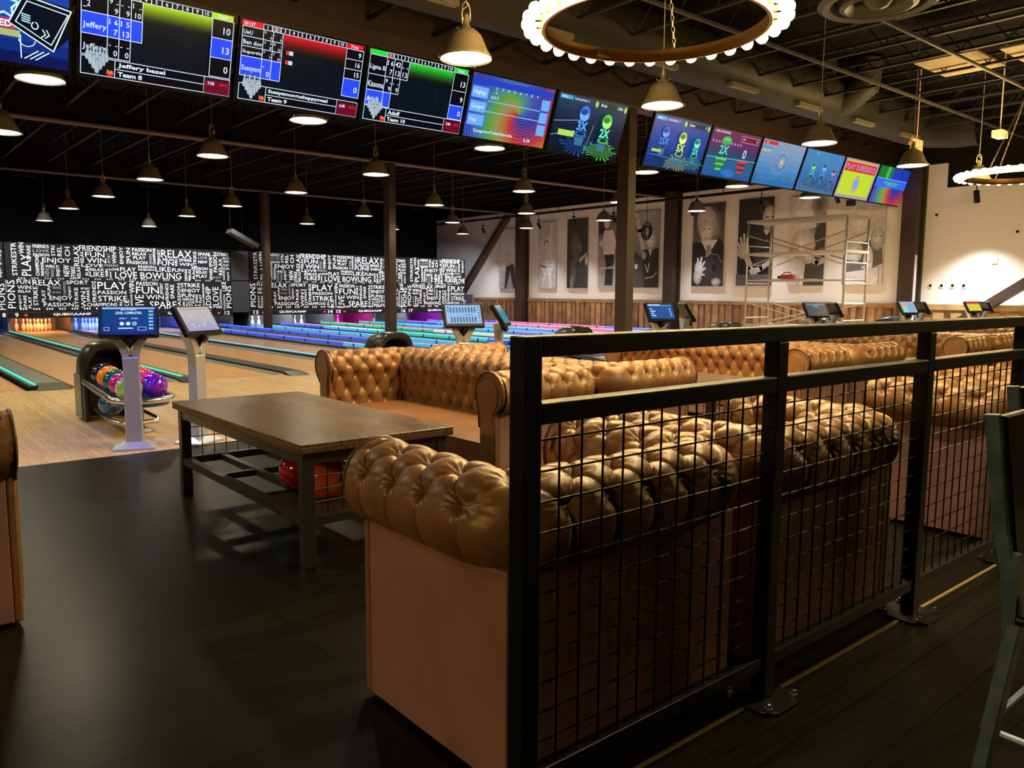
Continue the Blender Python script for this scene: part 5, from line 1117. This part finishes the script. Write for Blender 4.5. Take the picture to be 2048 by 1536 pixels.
PO = [
 ('faded photograph of a man in dark trousers bending in a sunlit doorway', 24.95, 26.15, 3.88, 1.46, gradbg(.35, .75) + [('e', .5, .55, .45, .3, .78), ('p', [(.3, .0), (.42, .0), (.6, .3), (.78, .0), (.9, .0), (.8, .4), (.55, .44), (.38, .34)], .03), ('e', .52, .5, .2, .12, .6), ('e', .42, .6, .1, .04, .55), ('l', [(.7, 1), (.98, .5)], .04, .5), ('l', [(.85, 1), (1, .7)], .04, .5)]),
 ('photograph of a leaping bowler in a striped top, arm raised', 22.65, 23.7, 4.02, 1.46, gradbg(.45, .5) + [('e', .5, .5, .5, .3, .62), ('l', [(.65, .62), (.75, .95)], .1, .8), ('e', .45, .68, .13, .05, .2), ('e', .48, .66, .1, .04, .7), ('p', [(.45, .62), (.75, .62), (.85, .3), (.45, .28)], .75), ('l', [(.55, .46), (.78, .42)], .04, .35), ('l', [(.55, .4), (.8, .37)], .04, .35), ('l', [(.55, .34), (.8, .32)], .04, .35), ('l', [(.5, .3), (.25, .05)], .09, .65), ('l', [(.65, .3), (.72, .0)], .11, .7), ('l', [(.45, .32), (.15, .35)], .07, .15)]),
 ('very dark close photograph of a man in profile', 20.95, 22.05, 4.03, 1.48, gradbg(.015, .05) + [('b', .42, .62, .36, .27, .13, .03), ('b', .58, .6, .14, .1, .16, .07), ('p', [(.66, .6), (.74, .56), (.64, .5), (.6, .55)], .12), ('e', .56, .7, .05, .015, .02), ('p', [(.2, .42), (.6, .46), (.5, .2), (.35, 0), (.15, 0)], .10), ('p', [(.45, .36), (.7, .5), (1, .52), (1, 0), (.42, 0)], .025), ('p', [(.6, .42), (.98, .52), (.96, .48), (.62, .36)], .45), ('b', .95, .4, .08, .08, .6, .2), ('b', .25, .08, .1, .12, .25, .1)]),
 ('photograph of a bowler in a white shirt and dark trousers', 19.45, 20.42, 4.04, 1.5, gradbg(.4, .12) + [('r', 0, .75, .35, .25, .04), ('e', .42, .88, .14, .055, .6), ('p', [(.3, .8), (.75, .8), (.9, .62), (.8, .45), (.3, .45), (.2, .62)], .72), ('p', [(.32, .46), (.8, .46), (.75, .03), (.35, .03), (.42, .3)], .02), ('e', .2, .62, .15, .05, .6), ('l', [(.1, .27), (.95, .27)], .05, .6), ('l', [(.1, .24), (.9, .31)], .03, .7)]),
 ('photograph of a dark-clad bowler behind the hanging wire rings', 17.6, 18.75, 4.08, 1.49, gradbg(.03, .35) + [('p', [(0, .5), (.5, .35), (.5, 0), (0, 0)], .06), ('l', [(.14, .93), (.25, .75), (.42, .48)], .15, .5), ('b', .13, .95, .14, .06, .6, .3), ('b', .68, .62, .24, .13, .6, .3), ('b', .68, .61, .14, .085, .78, .55), ('e', .63, .63, .03, .008, .15), ('e', .74, .63, .03, .008, .15), ('l', [(.65, .57), (.72, .57)], .02, .3), ('p', [(.4, .5), (.6, .5), (.7, .42), (.8, .5), (1, .52), (1, 0), (.45, 0)], .015), ('l', [(.5, .3), (.6, .2), (.65, .32)], .03, .7), ('l', [(.5, .12), (.8, .14), (.95, .2)], .025, .7), ('p', [(.62, .5), (.74, .5), (.69, .4)], .6), ('r', .1, .25, .1, .06, .75), ('b', .45, .42, .09, .06, .5, .2)]),
 ('photograph of a fair-haired bowler holding a dark ball', 15.0, 16.2, 4.11, 1.54, gradbg(.22, .05) + [('b', .5, .74, .4, .24, .5, .12), ('b', .42, .8, .3, .17, .68, .4), ('b', .44, .67, .21, .15, .8, .5), ('e', .36, .7, .045, .01, .2), ('e', .52, .7, .045, .01, .2), ('l', [(.44, .69), (.42, .64), (.46, .63)], .015, .45), ('l', [(.38, .585), (.5, .585)], .02, .3)] + [('l', [(.18 + .07 * k, .9 - .03 * abs(k - 4)), (.16 + .075 * k + (.06 if k > 5 else 0), .74 - (.12 if k > 6 else 0))], .018, .35 + .12 * (k % 3)) for k in range(10)] + [('p', [(.28, .56), (.8, .56), (.68, .42), (.42, .40)], .8), ('p', [(0, .55), (.32, .53), (.5, .38), (.85, .58), (1, .5), (1, 0), (0, 0)], .02), ('p', [(.46, .5), (.6, .5), (.64, .36), (.44, .36)], .32), ('b', .72, .22, .36, .18, .012, .03), ('l', [(.42, .36), (.6, .40), (.8, .38), (.97, .28)], .012, .55), ('b', .2, .12, .14, .1, .55, .25), ('b', .24, .22, .15, .09, .62, .4), ('l', [(.2, .24), (.2, .34)], .06, .6), ('l', [(.27, .25), (.32, .35)], .06, .66), ('l', [(.32, .23), (.42, .3)], .055, .6), ('l', [(.34, .19), (.45, .22)], .05, .55), ('l', [(.32, .14), (.42, .14)], .05, .5), ('b', .8, .05, .15, .05, .5, .25)]),
 ('dark photograph of a curly-haired bowler stretching out his open hand', 13.3, 14.5, 4.13, 1.55, gradbg(.012, .02) + [('p', [(.55, .62), (1, .66), (1, .2), (.45, .25)], .035)] + [('b', .7 + .06 * (k % 5), .86 + .035 * (k // 5), .09, .05, .13, .04) for k in range(13)] + [('b', .9, .76, .19, .15, .66, .35), ('e', .84, .78, .05, .01, .1), ('e', .97, .78, .04, .01, .1), ('l', [(.86, .69), (.96, .69)], .02, .25), ('l', [(.9, .77), (.88, .73)], .015, .4), ('p', [(.74, .64), (.92, .62), (.84, .57)], .6), ('e', .86, .52, .015, .008, .7), ('e', .84, .44, .015, .008, .7), ('l', [(.26, .36), (.42, .22), (.6, .06)], .17, .42), ('l', [(.3, .34), (.58, .1)], .05, .6), ('l', [(.5, .16), (.72, .2), (1, .27)], .14, .40), ('b', .2, .4, .18, .09, .62, .35), ('l', [(.12, .42), (.04, .5)], .06, .5), ('l', [(.16, .46), (.1, .56)], .06, .58), ('l', [(.22, .47), (.2, .6)], .06, .62), ('l', [(.3, .45), (.3, .55)], .06, .55), ('l', [(.1, .37), (.02, .36)], .06, .5), ('r', 0, 0, 1, .13, .09)]),
 ('large pale photograph of a bowler resting a ball on an open palm', 11.65, 12.78, 4.07, 1.55, gradbg(.65, .6) + [('p', [(.5, 1), (.95, 1), (1, .7), (.78, .62)], .2), ('b', .42, .86, .42, .26, .88, .62), ('b', .8, .9, .2, .14, .12, .35), ('l', [(.3, .74), (.5, .73)], .02, .45), ('p', [(.55, .6), (1, .72), (1, 0), (.45, 0), (.5, .3)], .06), ('p', [(.55, .64), (.75, .62), (.68, .5)], .3), ('b', .4, .45, .34, .18, .92, .5), ('l', [(.12, .36), (.3, .3), (.5, .3)], .03, .35), ('l', [(.64, .3), (.8, .25), (1, .27)], .13, .5), ('b', .56, .32, .17, .08, .7, .42), ('l', [(.5, .36), (.42, .42)], .05, .6), ('l', [(.48, .33), (.36, .36)], .05, .62), ('l', [(.48, .3), (.34, .3)], .05, .55), ('l', [(.6, .36), (.66, .44)], .05, .6), ('e', .75, .45, .015, .008, .6), ('p', [(.0, .1), (.3, .1), (.3, 0), (0, 0)], .5)]),
 ('faded photograph of two people with a bowling shoe, last at right', 10.0, 11.1, 3.85, 1.56, gradbg(.62, .74) + [('r', 0, .93, .25, .07, .02), ('p', [(.6, .8), (1, .3), (1, 1), (.7, 1)], .6), ('p', [(.0, .4), (.45, .5), (.95, .55), (1, .25), (.4, .12), (.1, .0), (0, 0)], .14), ('b', .84, .54, .17, .14, .72, .35), ('e', .8, .56, .04, .008, .2), ('e', .92, .56, .04, .008, .2), ('l', [(.82, .48), (.9, .48)], .02, .3), ('b', .4, .74, .32, .17, .85, .6), ('p', [(.5, .66), (.95, .8), (.95, .68), (.6, .6)], .5), ('b', .27, .39, .23, .13, .85, .5), ('b', .64, .28, .12, .18, .9, .6), ('l', [(.5, .2), (.75, .3)], .05, .6), ('p', [(.1, .15), (.9, .2), (.9, 0), (.1, 0)], .68)])]
t9 = []
for (lab, ya, yb, zt, zb, spec) in PO:
    w, h = yb - ya, zt - zb; t = thing('wall_photograph', (WX - .035, yb, zb), 'black and white ' + lab, 'photograph', 'tall photographs on the right wall', -PI / 2)
    cv = Canvas(.0004); figure(cv, [(x) for x in spec], w, h)
    # clip every mark to the sheet
    vs = cv.mb.v; cv.mb.v = [(min(max(p[0], 0), w), p[1], min(max(p[2], 0), h)) for p in vs]
    cv.build('print', t, loc=(0, -.012, 0)); MB().box(0, w, -.01, .015, 0, h).build('backing', g_(.6), t)
# white mounting boards behind the photographs
for (a, b) in ((9.4, 16.75), (17.25, 24.1), (24.8, 26.4)):
    pass
for i, (y, lab) in enumerate(((9.25, 'dark tall column on the right wall at the end of the screen row'), (16.95, 'dark column against the right wall between two groups of photographs'), (24.55, 'dark column against the right wall beside the farthest photograph'))):
    t = thing('wall_column', (WX - .0, y, 0), lab, 'column')
    MB().box(-.36, -.1, -.2, .2, 0, 4.6).build('shaft', BROWN, t, bevel=.01); MB().box(-.1, -.005, -.26, .26, 0, 4.6).build('web', mat('col_dark', (.018, .011, .008), .6), t)
tag(MB().box(WX - .42, WX - .38, 8.98, 9.02, .0, 2.3).build('conduit_pipe', TRIMW), 'slim white pipe standing beside the dark tall wall column', 'pipe')
for (p0, p1, lab) in (((WX - .2, 28.9, 1.0), (WX - .2, 25.45, 4.35), 'brown steel brace rising diagonally to the column by the farthest photograph'), ((WX - .25, 8.7, .1), (WX - .25, 4.9, 2.75), 'brown steel brace slanting up across the bare white wall at the right edge')):
    tag(MB().tube([p0, p1], .1, rect=(.24, .22)).build('diagonal_brace', BROWN, bevel=.008), lab, 'brace')
# pipe with spot heads
tr = thing('track_pipe', (WX - .75, 0, 4.28), 'black pipe carrying small spotlights in front of the right wall photographs', 'pipe')
MB().tube([(0, 9.6, 0), (0, 30, 0)], .045, 10).build('pipe', DARK2, tr)
for y in (11, 14.6, 18.2, 21.8, 25.4, 29): MB().tube([(0, y, 0), (0, y, 1.32)], .012, 6).build('hanger', DARK2, tr)
for k, (y, z) in enumerate(((26.35, 3.82), (22.9, 3.86), (21.0, 3.9), (19.05, 3.93), (15.76, 4.0), (13.28, 4.0), (11.0, 3.95))):
    t = thing('spotlight', (WX - .75, y, 3.86), 'small black spotlight hanging from the wall pipe, %s counting from the masking boards' % ORD[k], 'spotlight', 'spotlights on the wall pipe')
    MB().tube([(0, 0, .42), (0, 0, .04)], .012, 6).build('stem', BLACKP, t); MB().lathe([(.05, .14), (.06, .17), (.05, .2)], n=12).build('knuckle', BLACKP, t)
    MB().tube([(-.05, 0, .06), (.09, 0, -.12)], .055, 14).build('head', BLACKP, t, smooth=True, auto=40)
    light('spot_glow', 'SPOT', (.1, 0, -.14), 760, (.93, .95, 1), t, rot=(0, math.radians(24), 0), spot_size=math.radians(105), spot_blend=.9, shadow_soft_size=.05)
t = thing('spotlight', (WX - .8, 7.55, 3.6), 'small black cylinder spotlight over the bare white wall at right', 'spotlight')
MB().tube([(0, 0, 2.0), (0, 0, .1)], .012, 6).build('stem', BLACKP, t); MB().tube([(-.02, 0, .12), (.08, 0, -.14)], .065, 14).build('head', BLACKP, t, smooth=True, auto=40)
light('spot_glow', 'SPOT', (.09, 0, -.18), 2900, (.98, .97, .93), t, rot=(0, math.radians(24), 0), spot_size=math.radians(120), spot_blend=1, shadow_soft_size=.05)
# fittings on the bare wall
for (y, z, lab, c) in ((8.93 - .2, 3.3, 'small dark wall fitting high on the bare wall beside the tall column', 0), (6.89, 2.79, 'small dark wall fitting near the right edge of the bare wall', 0), (8.77, 1.54, 'small dark stub low on the bare wall nearest the tall column', 0), (8.5, 1.54, 'round dark outlet, left of three in a row', 1), (8.24, 1.54, 'round dark outlet, middle of three in a row', 1), (7.98, 1.54, 'round dark outlet, right of three in a row', 1)):
    t = thing('wall_outlet', (WX, y, z), lab, 'outlet'); MB().lathe([(.07, 0), (.07, -.012)], n=20, axis='x', cap=True).build('plate', TRIMW, t); MB().lathe([(.035, -.012), (.035, -.02)], n=16, axis='x', cap=True).build('socket_face', BLACKP, t)
t = thing('wall_outlet', (WX, 7.33, 2.13), 'pale square thermostat plate in the middle of the bare wall', 'wall plate'); MB().box(-.02, 0, -.06, .06, -.07, .07).build('plate', TRIMW, t)
# hanging wire rings
t = thing('hanging_rings', (19.0, 16.3, 3.2), 'black coil of wire rings hanging on a cord before the photographs', 'hanging rings')
c = MB()
for k in range(7):
    r = .13 + .03 * (k % 4); c.tube([(.05 * math.sin(k * 2.1) + .02 * math.cos(a), r * math.cos(a), r * 1.2 * math.sin(a) - .03 * (k % 3)) for a in [2 * PI * j / 28 for j in range(28)]], .011, 6, closed=True)
c.build('rings', BLACKP, t, smooth=True); MB().tube([(0, 0, .2), (0, 0, 2.4)], .008, 6).build('cord', BLACKP, t)

# blue lamp added out of view to tint the nearest ball return
t = thing('added_blue_lamp', (.9, 5.0, 4.2), 'unseen blue lamp added above the picture, aimed at the nearest ball return', 'spotlight')
MB().tube([(0, 0, 1.4), (0, 0, .1)], .012, 6).build('stem', BLACKP, t); MB().tube([(-.03, -.06, .12), (.03, .06, -.08)], .07, 14).build('head', BLACKP, t, smooth=True, auto=40)
bs = light('blue_beam', 'SPOT', (.04, .08, -.1), 420, (.04, .14, 1), t, spot_size=math.radians(34), spot_blend=.7, shadow_soft_size=.05)
bs.rotation_euler = (Vector((1.95, 7.15, .3)) - Vector((.94, 5.08, 4.1))).to_track_quat('-Z', 'Y').to_euler()

# ------------------------------------------------------------------ scaffold
sx0, sx1, sy0, sy1, sh = 16.9, 17.88, 8.82, 11.3, 3.05
sc = thing('rolling_scaffold', (sx0, sy0, 0), 'aluminium scaffold tower standing on the approach before the photographs', 'scaffold')
W_, D_ = sx1 - sx0, sy1 - sy0
for (a, b) in ((0, 0), (W_, 0), (0, D_), (W_, D_)): MB().tube([(a, b, .1), (a, b, sh - (.0 if a == 0 else .03))], .022, 10).build('upright', ALUD, sc, smooth=True)
for b in (0, D_):
    for z in (.35, .72, 1.09, 1.55, 2.0, 2.45, sh - .05): MB().tube([(0, b, z), (W_, b, z)], .016, 8).build('rung', ALUD, sc)
for a in (0, W_):
    for z in (.55, 1.1, 1.62): MB().tube([(a, 0, z), (a, D_, z)], .017, 8).build('side_bar', ALUD, sc)
    MB().tube([(a, 0, 2.7), (a, D_, 1.95)], .015, 8).build('cross_brace', ALUD, sc); MB().tube([(a, 0, 1.95), (a, D_, 2.7)], .015, 8).build('cross_brace', ALUD, sc)
    MB().tube([(a, 0, 1.1), (a, D_, .5)], .015, 8).build('cross_brace', ALUD, sc); MB().tube([(a, 0, .5), (a, D_, 1.1)], .015, 8).build('cross_brace', ALUD, sc)
for z in (2.28, sh): MB().box(-.03, W_ + .03, -.03, D_ + .03, z - .06, z).build('platform', mat('platform_alu', (.42, .40, .34), .5, metal=.4), sc)
for (a, b) in ((0, 0), (W_, 0), (0, D_), (W_, D_)): MB().lathe([(.05, -.02), (.05, .02)], (a, b, .05), 16, axis='x', cap=True).tube([(a, b, .05), (a, b, .12)], .012, 8).build('caster', BLACKP, sc)
tag(MB().cbox((0, 0, .05), (.12, .34, .1)).cbox((0, .2, .04), (.1, .1, .06), 1).tube([(0, -.08, .1), (0, -.05, .15), (0, .1, .15), (0, .13, .1)], .012, 6, mi=1).build('tool_bag', [mat('tool_red', (.5, .02, .02), .5), BLACKP], loc=(sx0 + .3, sy0 + 1.55, 1.66), bevel=.008),
    'small red tool case lying on the scaffold bar', 'tool case')
MB().box(.1, .5, .9, 2.2, 1.635, 1.655).build('plank', ALUD, sc)

# ------------------------------------------------------------------ chandeliers added out of view to rake warm light across the armchairs
for (x, y) in ((11.5, -1.2), (-7.5, 1.6)):
    dup(ch, (x, y, 3.6), .2, 'ring chandelier added out of view to light the armchairs, %s' % ('right' if x > 0 else 'left'), 'ring chandeliers')

for o in bpy.data.objects:
    if o.parent is not None and 'category' in o.keys(): del o['category']
